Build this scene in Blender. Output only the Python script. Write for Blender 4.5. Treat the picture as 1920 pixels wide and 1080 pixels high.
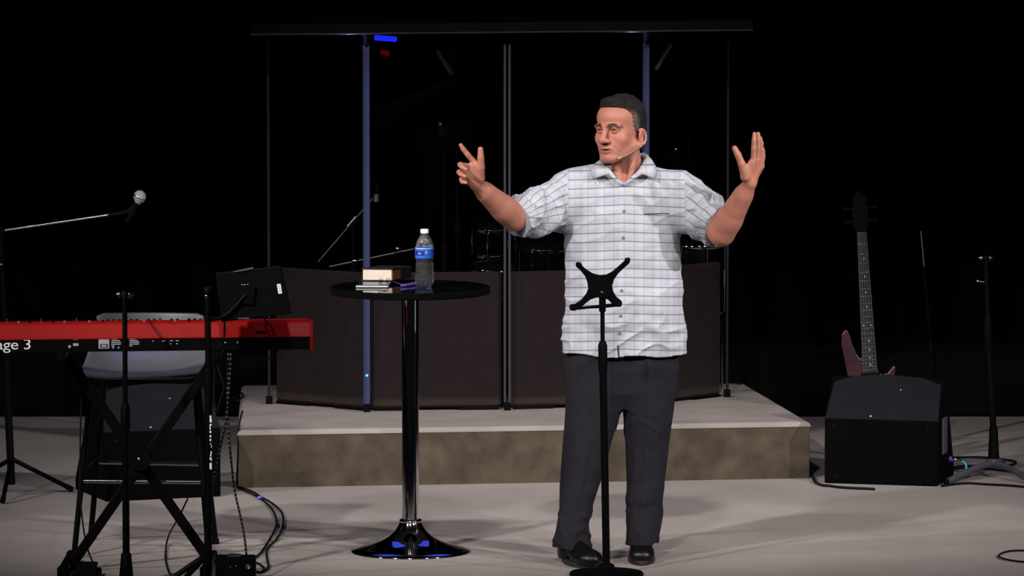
import bpy, math, random
import numpy as np
from mathutils import Vector, Matrix

for o in list(bpy.data.objects):
    bpy.data.objects.remove(o, do_unlink=True)
SC = bpy.context.scene
COL = SC.collection
PI = math.pi
R = math.radians

# ---------------------------------------------------------------- camera (long lens from the back of the room)
CAM = Vector((0.0, -21.9, 3.0))
FPX = 10560.0
PITCH = R(5.05)
cam_data = bpy.data.cameras.new('camera')
cam_data.sensor_width = 36.0
cam_data.lens = FPX / 1920.0 * 36.0
cam_data.clip_start = 0.1
cam_data.clip_end = 200.0
cam = bpy.data.objects.new('camera', cam_data)
COL.objects.link(cam)
cam.location = CAM
cam.rotation_euler = (PI / 2 - PITCH, 0, 0)
SC.camera = cam

# ---------------------------------------------------------------- world, view, stage lamps
world = bpy.data.worlds.new('dark_hall')
SC.world = world
world.use_nodes = True
world.node_tree.nodes['Background'].inputs[0].default_value = (0.6, 0.65, 0.8, 1)
world.node_tree.nodes['Background'].inputs[1].default_value = 0.006
SC.view_settings.view_transform = 'Standard'
SC.view_settings.look = 'None'
SC.view_settings.gamma = 1.0
SC.view_settings.use_curve_mapping = False
SC.view_settings.exposure = 0.0


def aim(o, target):
    o.rotation_euler = (Vector(target) - o.location).to_track_quat('-Z', 'Y').to_euler()


def spot(name, loc, target, watts, angle, blend, radius, color):
    d = bpy.data.lights.new(name, 'SPOT')
    d.energy = watts
    d.spot_size = R(angle)
    d.spot_blend = blend
    d.shadow_soft_size = radius
    d.color = color
    o = bpy.data.objects.new(name, d)
    COL.objects.link(o)
    o.location = loc
    aim(o, target)
    return o


def area(name, loc, target, watts, sx, sy, color):
    d = bpy.data.lights.new(name, 'AREA')
    d.shape = 'RECTANGLE'
    d.size = sx
    d.size_y = sy
    d.energy = watts
    d.color = color
    o = bpy.data.objects.new(name, d)
    COL.objects.link(o)
    o.location = loc
    aim(o, target)
    return o


# front-of-house wash above the seats: five lamps spread from house left to house right
WARM = (1.0, 0.945, 0.925)
for nm, az, elev, watts, rad_ in (('far_left', -58, 29, 2300, 0.22), ('left', -30, 31, 3600, 0.22), ('middle', -5, 33, 1500, 0.25), ('right', 27, 31, 1750, 0.22), ('far_right', 48, 27, 3900, 0.12)):
    ca, sa, el_ = math.cos(R(az)), math.sin(R(az)), R(elev)
    tgt = Vector((0.25, 1.95, 0.1))
    spot('stage_spot_' + nm, tgt + Vector((sa * math.cos(el_), -ca * math.cos(el_), math.sin(el_))) * 12.5, tgt, watts * 1.05, 25.6, 1.0, rad_, WARM)
# blue LED panels hung over the back of the stage (what the chrome table foot mirrors)
area('blue_led_panel_left', (-1.45, 3.0, 3.7), (-0.4, 0.4, 0.0), 2.6, 1.1, 1.1, (0.06, 0.11, 1.0))
area('blue_led_panel_right', (0.75, 3.0, 3.7), (-0.4, 0.4, 0.0), 2.6, 1.1, 1.1, (0.06, 0.11, 1.0))
area('blue_led_bar_upstage', (-0.35, 1.4, 4.6), (-0.4, 0.4, 0.0), 1.0, 0.9, 0.25, (0.08, 0.13, 1.0))


# ---------------------------------------------------------------- pixel helpers: a pixel plus a real depth or height gives a place on the stage
def ray(px, py):
    x = (px - 960.0) / FPX
    u = (540.0 - py) / FPX
    c, s = math.cos(PITCH), math.sin(PITCH)
    return Vector((x, c + u * s, -s + u * c))


def P(px, py, y):
    d = ray(px, py)
    return CAM + d * ((y - CAM.y) / d.y)


def atz(px, py, z):
    d = ray(px, py)
    return CAM + d * ((z - CAM.z) / d.z)


def G(px, py):
    return atz(px, py, 0.0)


# ---------------------------------------------------------------- materials
def mat(name, color, rough=0.6, metal=0.0, spec=0.5, vary=0.12, scale=20.0, bump=0.0, bscale=200.0, sheen=0.0,
        emit=None, estr=0.0, color2=None, coat=0.0):
    m = bpy.data.materials.new(name)
    m.use_nodes = True
    nt = m.node_tree
    b = nt.nodes['Principled BSDF']
    b.inputs['Roughness'].default_value = rough
    b.inputs['Metallic'].default_value = metal
    b.inputs['Specular IOR Level'].default_value = spec
    b.inputs['Coat Weight'].default_value = coat
    if sheen:
        b.inputs['Sheen Weight'].default_value = sheen
    tc = nt.nodes.new('ShaderNodeTexCoord')
    nz = nt.nodes.new('ShaderNodeTexNoise')
    nz.inputs['Scale'].default_value = scale
    nz.inputs['Detail'].default_value = 4
    nt.links.new(tc.outputs['Object'], nz.inputs['Vector'])
    mx = nt.nodes.new('ShaderNodeMix')
    mx.data_type = 'RGBA'
    c1 = [min(1, c * (1 + vary)) for c in color]
    c2 = color2 if color2 else [c * (1 - vary) for c in color]
    mx.inputs['A'].default_value = (*c1, 1)
    mx.inputs['B'].default_value = (*c2, 1)
    rp = nt.nodes.new('ShaderNodeMapRange')
    rp.inputs['From Min'].default_value = 0.32
    rp.inputs['From Max'].default_value = 0.68
    nt.links.new(nz.outputs['Fac'], rp.inputs['Value'])
    nt.links.new(rp.outputs['Result'], mx.inputs['Factor'])
    nt.links.new(mx.outputs['Result'], b.inputs['Base Color'])
    if bump:
        n2 = nt.nodes.new('ShaderNodeTexNoise')
        n2.inputs['Scale'].default_value = bscale
        n2.inputs['Detail'].default_value = 3
        nt.links.new(tc.outputs['Object'], n2.inputs['Vector'])
        bp = nt.nodes.new('ShaderNodeBump')
        bp.inputs['Strength'].default_value = bump
        bp.inputs['Distance'].default_value = 0.004
        nt.links.new(n2.outputs['Fac'], bp.inputs['Height'])
        nt.links.new(bp.outputs['Normal'], b.inputs['Normal'])
    if emit:
        b.inputs['Emission Color'].default_value = (*emit, 1)
        b.inputs['Emission Strength'].default_value = estr
    return m


M = {}
M['floor'] = mat('stage_carpet', (0.285, 0.255, 0.236), 0.95, spec=0.1, vary=0.07, scale=2.2, bump=0.35, bscale=260)
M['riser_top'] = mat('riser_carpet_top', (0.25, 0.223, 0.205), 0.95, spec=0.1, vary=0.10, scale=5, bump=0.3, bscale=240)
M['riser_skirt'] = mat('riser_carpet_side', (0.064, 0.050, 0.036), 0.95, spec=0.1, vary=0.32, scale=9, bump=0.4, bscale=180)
M['curtain'] = mat('black_curtain', (0.0022, 0.0022, 0.0024), 1.0, spec=0.0, vary=0.2, scale=6)
M['ledge'] = mat('black_ledge', (0.0025, 0.0023, 0.0021), 0.9, spec=0.1, scale=8)
M['black'] = mat('black_plastic', (0.0014, 0.0014, 0.0016), 0.6, spec=0.06, scale=30)
M['matte'] = mat('black_matte', (0.0015, 0.0015, 0.0017), 0.85, spec=0.05, scale=30)
M['blackmetal'] = mat('black_enamel', (0.0014, 0.0014, 0.0016), 0.5, spec=0.07, scale=30)
M['greymetal'] = mat('grey_enamel', (0.05, 0.05, 0.065), 0.5, spec=0.4, scale=30)
M['rubber'] = mat('black_rubber', (0.002, 0.002, 0.002), 0.9, spec=0.1, scale=40)
M['chrome'] = mat('chrome', (0.72, 0.72, 0.74), 0.06, metal=1.0, vary=0.03)
M['steel'] = mat('dull_steel', (0.42, 0.42, 0.44), 0.3, metal=1.0, vary=0.1)
M['dimsteel'] = mat('dim_steel', (0.12, 0.12, 0.125), 0.4, metal=1.0, vary=0.1)
M['enddark'] = mat('dark_acrylic_strip', (0.012, 0.012, 0.015), 0.4, spec=0.2)
M['ceiling'] = mat('unlit_ceiling_paint', (0.30, 0.30, 0.33), 0.9, spec=0.05)
M['darkchrome'] = mat('dark_chrome', (0.30, 0.30, 0.32), 0.18, metal=1.0, vary=0.1)
M['gloss'] = mat('gloss_black_top', (0.004, 0.004, 0.004), 0.06, spec=0.5, vary=0.1)
M['drumshell'] = mat('black_drum_wrap', (0.0015, 0.0015, 0.002), 0.3, spec=0.15)
M['drumhead'] = mat('black_drum_head', (0.002, 0.002, 0.002), 0.7, spec=0.05)
M['cymbal'] = mat('dark_bronze', (0.012, 0.010, 0.008), 0.6, metal=1.0, vary=0.2, scale=60)
M['absorb'] = mat('brown_absorber_cloth', (0.027, 0.0195, 0.0180), 0.95, spec=0.05, vary=0.07, scale=14, bump=0.2, bscale=400)
M['roofpanel'] = mat('shield_roof_board', (0.0022, 0.0017, 0.0015), 0.5, spec=0.05, vary=0.15, scale=10)
M['speaker'] = mat('speaker_textured_paint', (0.0058, 0.0058, 0.0082), 0.8, spec=0.12, vary=0.12, scale=14, bump=0.4, bscale=320)
M['speaker_dark'] = mat('speaker_back_paint', (0.0012, 0.0012, 0.0013), 0.85, spec=0.04, vary=0.12, scale=14, bump=0.4, bscale=320)
M['red'] = mat('red_lacquer', (0.25, 0.005, 0.0035), 0.4, spec=0.12, vary=0.06, scale=6)
M['fleck'] = mat('cord_fleck', (0.09, 0.09, 0.085), 0.8)
M['micgrey'] = mat('grey_mic_paint', (0.5, 0.5, 0.5), 0.5)
M['lip'] = mat('glint_lip_grey', (0.016, 0.015, 0.018), 0.4, spec=0.25)
M['shelldark'] = mat('stool_back_shell', (0.035, 0.035, 0.038), 0.4, spec=0.3, vary=0.06)
M['white'] = mat('white_print', (0.75, 0.75, 0.78), 0.6, vary=0.03)
M['greyprint'] = mat('grey_print', (0.32, 0.32, 0.37), 0.6, vary=0.03)
M['ivory'] = mat('ivory_keys', (0.7, 0.68, 0.62), 0.3, vary=0.03)
M['seat'] = mat('stool_grey_shell', (0.10, 0.10, 0.115), 0.26, spec=0.5, vary=0.06)
M['page'] = mat('book_pages', (0.72, 0.62, 0.52), 0.8, vary=0.06, scale=90)
M['gilt'] = mat('book_gilt_edge', (0.30, 0.15, 0.05), 0.45, metal=0.3, vary=0.3, scale=50)
M['leather'] = mat('dark_leather', (0.010, 0.007, 0.006), 0.5, spec=0.4, bump=0.2, bscale=150)
M['purple'] = mat('purple_ribbon', (0.13, 0.09, 0.40), 0.5, vary=0.1)
M['greenglass'] = mat('dark_green_glass', (0.004, 0.012, 0.009), 0.2, vary=0.1)
M['tabletback'] = mat('silver_tablet', (0.45, 0.45, 0.47), 0.3, metal=0.6, vary=0.04)
M['cap'] = mat('white_bottle_cap', (0.75, 0.75, 0.77), 0.4, vary=0.03)
M['label'] = mat('blue_label', (0.02, 0.14, 0.72), 0.4, vary=0.06, scale=60)
M['labeldark'] = mat('navy_label_panel', (0.01, 0.03, 0.25), 0.4, vary=0.05)
M['micgrille'] = mat('steel_mic_mesh', (0.36, 0.36, 0.42), 0.55, metal=0.5, vary=0.15, scale=600, bump=0.6, bscale=900)
M['cable'] = mat('black_cable', (0.004, 0.0035, 0.0035), 0.7, spec=0.12)
M['cyan'] = mat('cyan_cable', (0.02, 0.33, 0.50), 0.4)
M['bluetie'] = mat('blue_cable_tie', (0.10, 0.10, 0.60), 0.5)
M['maroon'] = mat('maroon_guitar_stain', (0.035, 0.013, 0.018), 0.3, spec=0.5, vary=0.35, scale=9, coat=0.5)
M['maple'] = mat('guitar_neck_wood', (0.06, 0.022, 0.018), 0.4, vary=0.2, scale=12)
M['rosewood'] = mat('fingerboard_wood', (0.022, 0.020, 0.021), 0.45, vary=0.2, scale=25)
M['fret'] = mat('fret_wire', (0.7, 0.7, 0.7), 0.25, metal=1.0)
M['inlay'] = mat('pearl_inlay', (0.7, 0.7, 0.68), 0.3)
M['trouser'] = mat('charcoal_trouser_cloth', (0.0175, 0.0168, 0.022), 0.95, spec=0.05, vary=0.10, scale=60, bump=0.15, bscale=500)
M['shoe'] = mat('black_shoe_leather', (0.003, 0.003, 0.003), 0.35, spec=0.3, bump=0.1, bscale=120)
M['sole'] = mat('shoe_sole', (0.010, 0.009, 0.009), 0.7)
M['eyewhite'] = mat('eye_white', (0.20, 0.17, 0.16), 0.15, vary=0.02)
M['iris'] = mat('eye_iris', (0.03, 0.03, 0.03), 0.1, vary=0.1)
M['beige'] = mat('beige_headset', (0.55, 0.45, 0.38), 0.4)
M['gold'] = mat('gold_ring', (0.8, 0.6, 0.3), 0.2, metal=1.0)
M['button'] = mat('shirt_button', (0.16, 0.17, 0.16), 0.3)
M['led_blue'] = mat('blue_led_lens', (0.02, 0.02, 0.3), 0.3, emit=(0.01, 0.02, 1.0), estr=0.9)
M['led_red'] = mat('red_led_lens', (0.1, 0.0, 0.0), 0.3, emit=(1.0, 0.0, 0.0), estr=0.07)
M['glint_cyan'] = mat('cyan_glint_glow', (0.1, 0.3, 0.5), 0.3, emit=(0.15, 0.55, 1.0), estr=1.2)


def clear_mat(name, tint, base, grazing, rough=0.03):
    """clear acrylic: see-through sheet with a Fresnel sheen, so lamps shine through it"""
    m = bpy.data.materials.new(name)
    m.use_nodes = True
    nt = m.node_tree
    nt.nodes.remove(nt.nodes['Principled BSDF'])
    out = nt.nodes['Material Output']
    tr = nt.nodes.new('ShaderNodeBsdfTransparent')
    tr.inputs['Color'].default_value = (*tint, 1)
    gl = nt.nodes.new('ShaderNodeBsdfGlossy')
    gl.inputs['Roughness'].default_value = rough
    gl.inputs['Color'].default_value = (0.9, 0.9, 0.95, 1)
    fr = nt.nodes.new('ShaderNodeFresnel')
    fr.inputs['IOR'].default_value = base
    ml = nt.nodes.new('ShaderNodeMath')
    ml.operation = 'MULTIPLY'
    ml.inputs[1].default_value = grazing
    mx = nt.nodes.new('ShaderNodeMixShader')
    nt.links.new(fr.outputs[0], ml.inputs[0])
    nt.links.new(ml.outputs[0], mx.inputs[0])
    nt.links.new(tr.outputs[0], mx.inputs[1])
    nt.links.new(gl.outputs[0], mx.inputs[2])
    nt.links.new(mx.outputs[0], out.inputs['Surface'])
    return m


M['acrylic'] = clear_mat('clear_acrylic', (0.86, 0.86, 0.88), 1.49, 0.08)
m_ = mat('clear_water_bottle', (0.95, 0.96, 1.0), 0.03, spec=0.6, vary=0.0, bump=0.55, bscale=75)
m_.node_tree.nodes['Principled BSDF'].inputs['Transmission Weight'].default_value = 0.975
m_.node_tree.nodes['Principled BSDF'].inputs['IOR'].default_value = 1.34
M['bottle'] = m_
M['strip'] = mat('frosted_acrylic_strip', (0.030, 0.030, 0.040), 0.35, spec=0.5, vary=0.06)
M['strip_bluelit'] = mat('frosted_strip_blue_lit', (0.026, 0.033, 0.085), 0.35, spec=0.5, vary=0.08)  # clear strip with the blue LED light put into its base colour


# ---------------------------------------------------------------- mesh builder (world coordinates)
class MB:
    def __init__(s):
        s.v, s.f, s.sm = [], [], []

    def add(s, verts, faces, smooth=False):
        n = len(s.v)
        s.v += [tuple(p) for p in verts]
        s.f += [tuple(i + n for i in f) for f in faces]
        s.sm += [smooth] * len(faces)
        return s

    def box(s, c, size, rot=None, bev=0.0):
        """rounded box; rot: 3x3 Matrix whose columns are the box axes"""
        hx, hy, hz = [k / 2 for k in size]
        rot = rot or Matrix.Identity(3)
        c = Vector(c)
        if bev <= 0:
            vs = [c + rot @ Vector((x, y, z)) for x in (-hx, hx) for y in (-hy, hy) for z in (-hz, hz)]
            fs = [(0, 1, 3, 2), (4, 6, 7, 5), (0, 4, 5, 1), (2, 3, 7, 6), (0, 2, 6, 4), (1, 5, 7, 3)]
            return s.add(vs, fs)
        b = min(bev, hx * .95, hy * .95, hz * .95)
        vs = []
        idx = {}
        for x in (-1, 1):
            for y in (-1, 1):
                for z in (-1, 1):
                    for a in range(3):
                        p = [x * (hx - b), y * (hy - b), z * (hz - b)]
                        p[a] = (x * hx, y * hy, z * hz)[a]
                        idx[(x, y, z, a)] = len(vs)
                        vs.append(c + rot @ Vector(p))
        fs = []
        for a in range(3):
            o1, o2 = (a + 1) % 3, (a + 2) % 3
            for sg in (-1, 1):
                q = []
                for (i, j) in ((-1, -1), (1, -1), (1, 1), (-1, 1)):
                    k = [0, 0, 0]
                    k[a], k[o1], k[o2] = sg, i, j
                    q.append(idx[(*k, a)])
                fs.append(tuple(q if sg > 0 else q[::-1]))
        for a in range(3):
            o1, o2 = (a + 1) % 3, (a + 2) % 3
            for i in (-1, 1):
                for j in (-1, 1):
                    q = []
                    for t in (-1, 1):
                        k = [0, 0, 0]
                        k[a], k[o1], k[o2] = t, i, j
                        q.append((idx[(*k, o1)], idx[(*k, o2)]))
                    f = (q[0][0], q[1][0], q[1][1], q[0][1])
                    fs.append(f if i * j > 0 else f[::-1])
        for x in (-1, 1):
            for y in (-1, 1):
                for z in (-1, 1):
                    f = tuple(idx[(x, y, z, a)] for a in range(3))
                    fs.append(f if x * y * z > 0 else f[::-1])
        return s.add(vs, fs)

    def tube(s, pts, r, n=10, caps=True, smooth=True):
        """r: number or list of radii"""
        pts = [Vector(p) for p in pts]
        rs = r if isinstance(r, (list, tuple)) else [r] * len(pts)
        vs, fs = [], []
        up = None
        for i, p in enumerate(pts):
            t = (pts[min(i + 1, len(pts) - 1)] - pts[max(i - 1, 0)]).normalized()
            if up is None:
                up = Vector((0, 0, 1)) if abs(t.z) < 0.9 else Vector((0, 1, 0))
            a = t.cross(up).normalized()
            b = a.cross(t).normalized()
            up = b
            for k in range(n):
                w = 2 * PI * k / n
                vs.append(p + (a * math.cos(w) + b * math.sin(w)) * rs[i])
        for i in range(len(pts) - 1):
            for k in range(n):
                k2 = (k + 1) % n
                fs.append((i * n + k, (i + 1) * n + k, (i + 1) * n + k2, i * n + k2))
        s.add(vs, fs, smooth)
        if caps:
            s.add(vs[:n], [tuple(range(n))])
            s.add(vs[-n:], [tuple(range(n))[::-1]])
        return s

    def lathe(s, prof, c, n=32, axis=(0, 0, 1), smooth=True, fn=None):
        """prof: list of (radius, height) along axis from c; fn(ang,r,h)->r"""
        c = Vector(c)
        ax = Vector(axis).normalized()
        a = ax.orthogonal().normalized()
        if abs(ax.z) > .999:
            a = Vector((1, 0, 0))
        b = ax.cross(a)
        vs, fs = [], []
        for (r, h) in prof:
            for k in range(n):
                w = 2 * PI * k / n
                rr = fn(w, r, h) if fn else r
                vs.append(c + ax * h + (a * math.cos(w) + b * math.sin(w)) * max(rr, 1e-5))
        for i in range(len(prof) - 1):
            for k in range(n):
                k2 = (k + 1) % n
                fs.append((i * n + k, i * n + k2, (i + 1) * n + k2, (i + 1) * n + k))
        s.add(vs, fs, smooth)
        if prof[0][0] > 1e-3:
            s.add(vs[:n], [tuple(range(n))[::-1]])
        if prof[-1][0] > 1e-3:
            s.add(vs[-n:], [tuple(range(n))])
        return s

    def ball(s, c, r, n=14, m=8, rot=None):
        c = Vector(c)
        rr = r if isinstance(r, (tuple, list)) else (r, r, r)
        rot = rot or Matrix.Identity(3)
        vs, fs = [], []
        for i in range(m + 1):
            th = PI * i / m
            for k in range(n):
                w = 2 * PI * k / n
                q = Vector((rr[0] * math.sin(th) * math.cos(w), rr[1] * math.sin(th) * math.sin(w), rr[2] * math.cos(th)))
                vs.append(c + rot @ q)
        for i in range(m):
            for k in range(n):
                k2 = (k + 1) % n
                fs.append((i * n + k, (i + 1) * n + k, (i + 1) * n + k2, i * n + k2))
        return s.add(vs, fs, True)

    def prism(s, poly, depth):
        """poly: list of world points in one plane; depth: Vector to the far side"""
        d = Vector(depth)
        n = len(poly)
        vs = [Vector(p) for p in poly] + [Vector(p) + d for p in poly]
        nrm = Vector((0, 0, 0))
        for i in range(n):
            nrm += vs[i].cross(vs[(i + 1) % n])
        fwd = nrm.dot(d) < 0
        fs = [tuple(range(n)), tuple(range(n, 2 * n))[::-1]]
        fs += [(i, i + n, (i + 1) % n + n, (i + 1) % n) for i in range(n)]
        if not fwd:
            fs = [f[::-1] for f in fs]
        return s.add(vs, fs)

    def build(s, name, m, parent=None, bevel=0.0):
        root = parent
        while root is not None and root.parent is not None:
            root = root.parent
        off = root.location if root is not None else Vector((0, 0, 0))
        me = bpy.data.meshes.new(name)
        me.from_pydata([(p[0] - off.x, p[1] - off.y, p[2] - off.z) for p in s.v], [], s.f)
        me.polygons.foreach_set('use_smooth', s.sm)
        me.materials.append(m)
        me.update()
        o = bpy.data.objects.new(name, me)
        COL.objects.link(o)
        if parent is not None:
            o.parent = parent
        if bevel:
            bv = o.modifiers.new('bevel', 'BEVEL')
            bv.width = bevel
            bv.segments = 2
            bv.limit_method = 'ANGLE'
        return o


def tag(o, label=None, cat=None, group=None, kind=None):
    if label:
        o['label'] = label
    if cat:
        o['category'] = cat
    if group:
        o['group'] = group
    if kind:
        o['kind'] = kind
    return o


def thing(name, label, cat, loc, group=None):
    o = bpy.data.objects.new(name, None)
    o.empty_display_size = 0.1
    COL.objects.link(o)
    o.location = Vector(loc)
    return tag(o, label, cat, group)


def rename_root(o):
    """a single-mesh thing: move its origin to its base"""
    me = o.data
    n = len(me.vertices)
    co = np.empty(n * 3)
    me.vertices.foreach_get('co', co)
    co = co.reshape(-1, 3)
    c = Vector(((co[:, 0].min() + co[:, 0].max()) / 2, (co[:, 1].min() + co[:, 1].max()) / 2, co[:, 2].min()))
    me.transform(Matrix.Translation(-c))
    o.location = o.location + c
    return o


def text(name, body, size, m, parent, mw, extrude=0.0004, align='LEFT', spacing=1.0):
    """flat print lying on a surface; mw: world matrix of the text plane"""
    c = bpy.data.curves.new(name, 'FONT')
    c.body = body
    c.size = size
    c.extrude = extrude
    c.align_x = align
    c.space_character = spacing
    c.materials.append(m)
    o = bpy.data.objects.new(name, c)
    COL.objects.link(o)
    root = parent
    while root.parent is not None:
        root = root.parent
    bpy.context.view_layer.update()
    me = bpy.data.meshes.new_from_object(o.evaluated_get(bpy.context.evaluated_depsgraph_get()))
    bpy.data.objects.remove(o, do_unlink=True)
    bpy.data.curves.remove(c)
    me.transform(Matrix.Translation(-root.location) @ mw)
    o = bpy.data.objects.new(name, me)
    COL.objects.link(o)
    o.parent = parent
    return o


def basis(xa, za):
    """Matrix with columns x,y,z from a long axis and an approximate up"""
    x = Vector(xa).normalized()
    y = Vector(za).cross(x).normalized()
    z = x.cross(y).normalized()
    return Matrix((x, y, z)).transposed()


def arc(pts, n=6):
    """smooth Catmull-Rom path through the points"""
    pts = [Vector(p) for p in pts]
    out = []
    for i in range(len(pts) - 1):
        p0, p1, p2, p3 = pts[max(i - 1, 0)], pts[i], pts[i + 1], pts[min(i + 2, len(pts) - 1)]
        for k in range(n):
            t = k / n
            out.append(0.5 * ((2 * p1) + (p2 - p0) * t + (2 * p0 - 5 * p1 + 4 * p2 - p3) * t * t + (3 * p1 - p0 - 3 * p2 + p3) * t ** 3))
    out.append(pts[-1])
    return out
# ================================================================ SETTING
def struct(o):
    o['kind'] = 'structure'
    return o


def slab(name, x0, x1, y0, y1, z0, z1, m):
    b = MB()
    b.box(((x0 + x1) / 2, (y0 + y1) / 2, (z0 + z1) / 2), (x1 - x0, y1 - y0, z1 - z0))
    return struct(b.build(name, m))


slab('floor', -7.5, 7.5, -3.2, 6.2, -0.12, 0.0, M['floor'])
slab('ceiling', -7.6, 7.6, -3.2, 6.2, 5.6, 5.72, M['ceiling'])
slab('wall_left', -7.7, -7.5, 1.0, 6.2, 0.0, 5.6, M['curtain'])
slab('wall_right', 7.5, 7.7, 1.0, 6.2, 0.0, 5.6, M['curtain'])
# black pleated curtain wall
cb = MB()
vs, fs = [], []
nx = 340
for i in range(nx + 1):
    x = -7.5 + 15.0 * i / nx
    y = 5.65 + 0.045 * math.sin(x * 21.0) + 0.02 * math.sin(x * 7.3 + 1)
    vs += [(x, y, 0.30), (x, y, 5.6)]
for i in range(nx):
    fs.append((2 * i, 2 * i + 2, 2 * i + 3, 2 * i + 1))
cb.add(vs, fs, True)
cb.box((0, 5.85, 2.8), (15.0, 0.2, 5.6))
struct(cb.build('wall_back', M['curtain']))
# low black ledge that closes the stage floor under the curtain
lb = MB()
lb.box((0, 5.32, 0.15), (15.0, 0.62, 0.30), bev=0.012)
struct(lb.build('trim_1', M['ledge']))

# ---------------------------------------------------------------- drum riser
zr = 0.25
FL, FR = G(445, 915), G(1520, 897)
BL, BR = atz(452, 722, zr), atz(1397, 718, zr)
riser = thing('drum_riser', 'low carpeted drum platform with a brown front face, under the clear shield', 'platform', (FL + FR) / 2)
tl, tr_ = atz(445, 796, zr), atz(1520, 788, zr)
corners_b = [FL, FR, Vector((BR.x, BR.y, 0)), Vector((BL.x, BL.y, 0))]
b = MB()
cen = sum(corners_b, Vector()) / 4
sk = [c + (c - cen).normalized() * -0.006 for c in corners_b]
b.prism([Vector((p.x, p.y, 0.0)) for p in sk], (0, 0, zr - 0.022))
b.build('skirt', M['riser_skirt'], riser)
# the top carpet folds over the edge: rounded lip
b = MB()
n = 5
rings = []
for i in range(n + 1):
    a = PI / 2 * i / n
    ins = 0.022 * (1 - math.cos(a))
    z = zr - 0.022 + 0.022 * math.sin(a)
    rings.append([Vector((c.x, c.y, z)) + Vector(((cen - c).normalized().x, (cen - c).normalized().y, 0)) * ins * 1.4 for c in corners_b])
vs = [p for r_ in rings for p in r_]
fs = []
for i in range(n):
    for k in range(4):
        k2 = (k + 1) % 4
        fs.append((i * 4 + k, i * 4 + k2, (i + 1) * 4 + k2, (i + 1) * 4 + k))
fs.append(tuple(n * 4 + k for k in range(4)))
fs.append((3, 2, 1, 0))
b.add(vs, fs, False)
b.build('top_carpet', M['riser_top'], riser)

# ---------------------------------------------------------------- drum shield: four clear panels on hinge strips
hinge_px = [(505, 757), (688, 772), (951, 769), (1210, 763), (1363, 744)]
HP = [atz(px, py, zr) for px, py in hinge_px]
ZT = P(688, 84, HP[1].y).z
shield = thing('drum_shield', 'clear acrylic drum shield of four hinged panels standing around the drums', 'shield', HP[2])
UP = Vector((0, 0, 1))
for i in range(4):
    a, c = HP[i], HP[i + 1]
    d = (c - a).normalized()
    nrm = Vector((d.y, -d.x, 0))
    rot = Matrix((d, nrm, UP)).transposed()
    L_ = (c - a).length
    b = MB()
    b.box((a + c) / 2 + UP * (0.035 + (ZT - zr) / 2 - 0.0), (L_ - 0.03, 0.006, ZT - zr - 0.05), rot)
    b.build('clear_panel', M['acrylic'], shield)
for i, p in enumerate(HP):
    blue = i in (1, 3)
    b = MB()
    zb = zr + 0.035
    w = 0.031 if blue else (0.011 if i == 2 else 0.012)
    if i == 2:
        for s_ in (-1, 1):
            b.box((p.x + s_ * 0.0105, p.y - 0.014, (zb + ZT) / 2), (w, 0.007, ZT - zb), bev=0.002)
    else:
        b.box((p.x, p.y - 0.014, (zb + ZT) / 2), (w, 0.009, ZT - zb), bev=0.003)
        if blue:
            b.box((p.x - 0.009, p.y - 0.020, (zb + ZT) / 2), (0.007, 0.006, ZT - zb), bev=0.002)
    h = b.build('hinge_strip', M['strip_bluelit'] if blue else (M['strip'] if i == 2 else M['enddark']), shield)
    b = MB()
    b.box((p.x, p.y - 0.010, zr + 0.0175), (0.03, 0.022, 0.035), bev=0.003)
    b.build('strip_foot', M['black'], h)
    if i in (1, 3):
        b = MB()
        b.tube([(p.x, p.y - 0.012, ZT - 0.01), (p.x, p.y - 0.012, ZT + 0.055)], [0.012, 0.022], 10)
        b.build('roof_bracket', M['black'], h)
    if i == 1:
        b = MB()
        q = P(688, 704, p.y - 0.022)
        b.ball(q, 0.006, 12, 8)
        b.build('reflected_led_glint', M['glint_cyan'], h)  # glowing dot standing in for an LED reflected in the acrylic

# roof board over the shield
RF = [P(470, 66.5, HP[1].y - 0.16), P(1412, 58, HP[3].y - 0.16)]
th = 0.047
dv = (RF[1] - RF[0])
roof = MB()
back = Vector((0.0, 1.05, 0.0))
roof.prism([RF[0], RF[1], RF[1] + back - dv * .05, RF[0] + back + dv * .05], (0, 0, th))
o = roof.build('shield_roof_board', M['roofpanel'], None, bevel=0.004)
rename_root(o)
lip = MB()
lip.tube([RF[0] + Vector((0, -.001, .004)), RF[1] + Vector((0, -.001, .004))], 0.0045, 8)
lip.build('glint_lip', M['lip'], o)  # added lip, paler than the board, so the edge picks up blue light
tag(o, 'dark flat board roofing the drum shield, its lower edge catching blue light', 'board')
ROOFZ = min(RF[0].z, RF[1].z)


# blue LED lights under the roof
def led(px, py, y, label, lens, w, tilt, power, col, down=True, size=(0.03, 0.03)):
    c = P(px, py, y)
    t = thing('led_stage_light', label, 'stage light', c)
    rot = Matrix.Rotation(tilt, 3, 'Y')
    b = MB()
    b.box(c + Vector((0, 0.035, 0.0)), (w, 0.06, 0.030), rot, bev=0.004)
    b.build('housing', M['matte'], t)
    b = MB()
    b.box(c + Vector((0, 0.0, 0)), (w * 0.94, 0.012, 0.024), rot, bev=0.004)
    b.build('lens', lens, t)
    b = MB()
    b.tube([c + Vector((0, 0.045, 0.012)), Vector((c.x, c.y + 0.045, ROOFZ + 0.01))], 0.006, 8)
    b.build('hanging_bolt', M['steel'], t)
    return c


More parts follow.
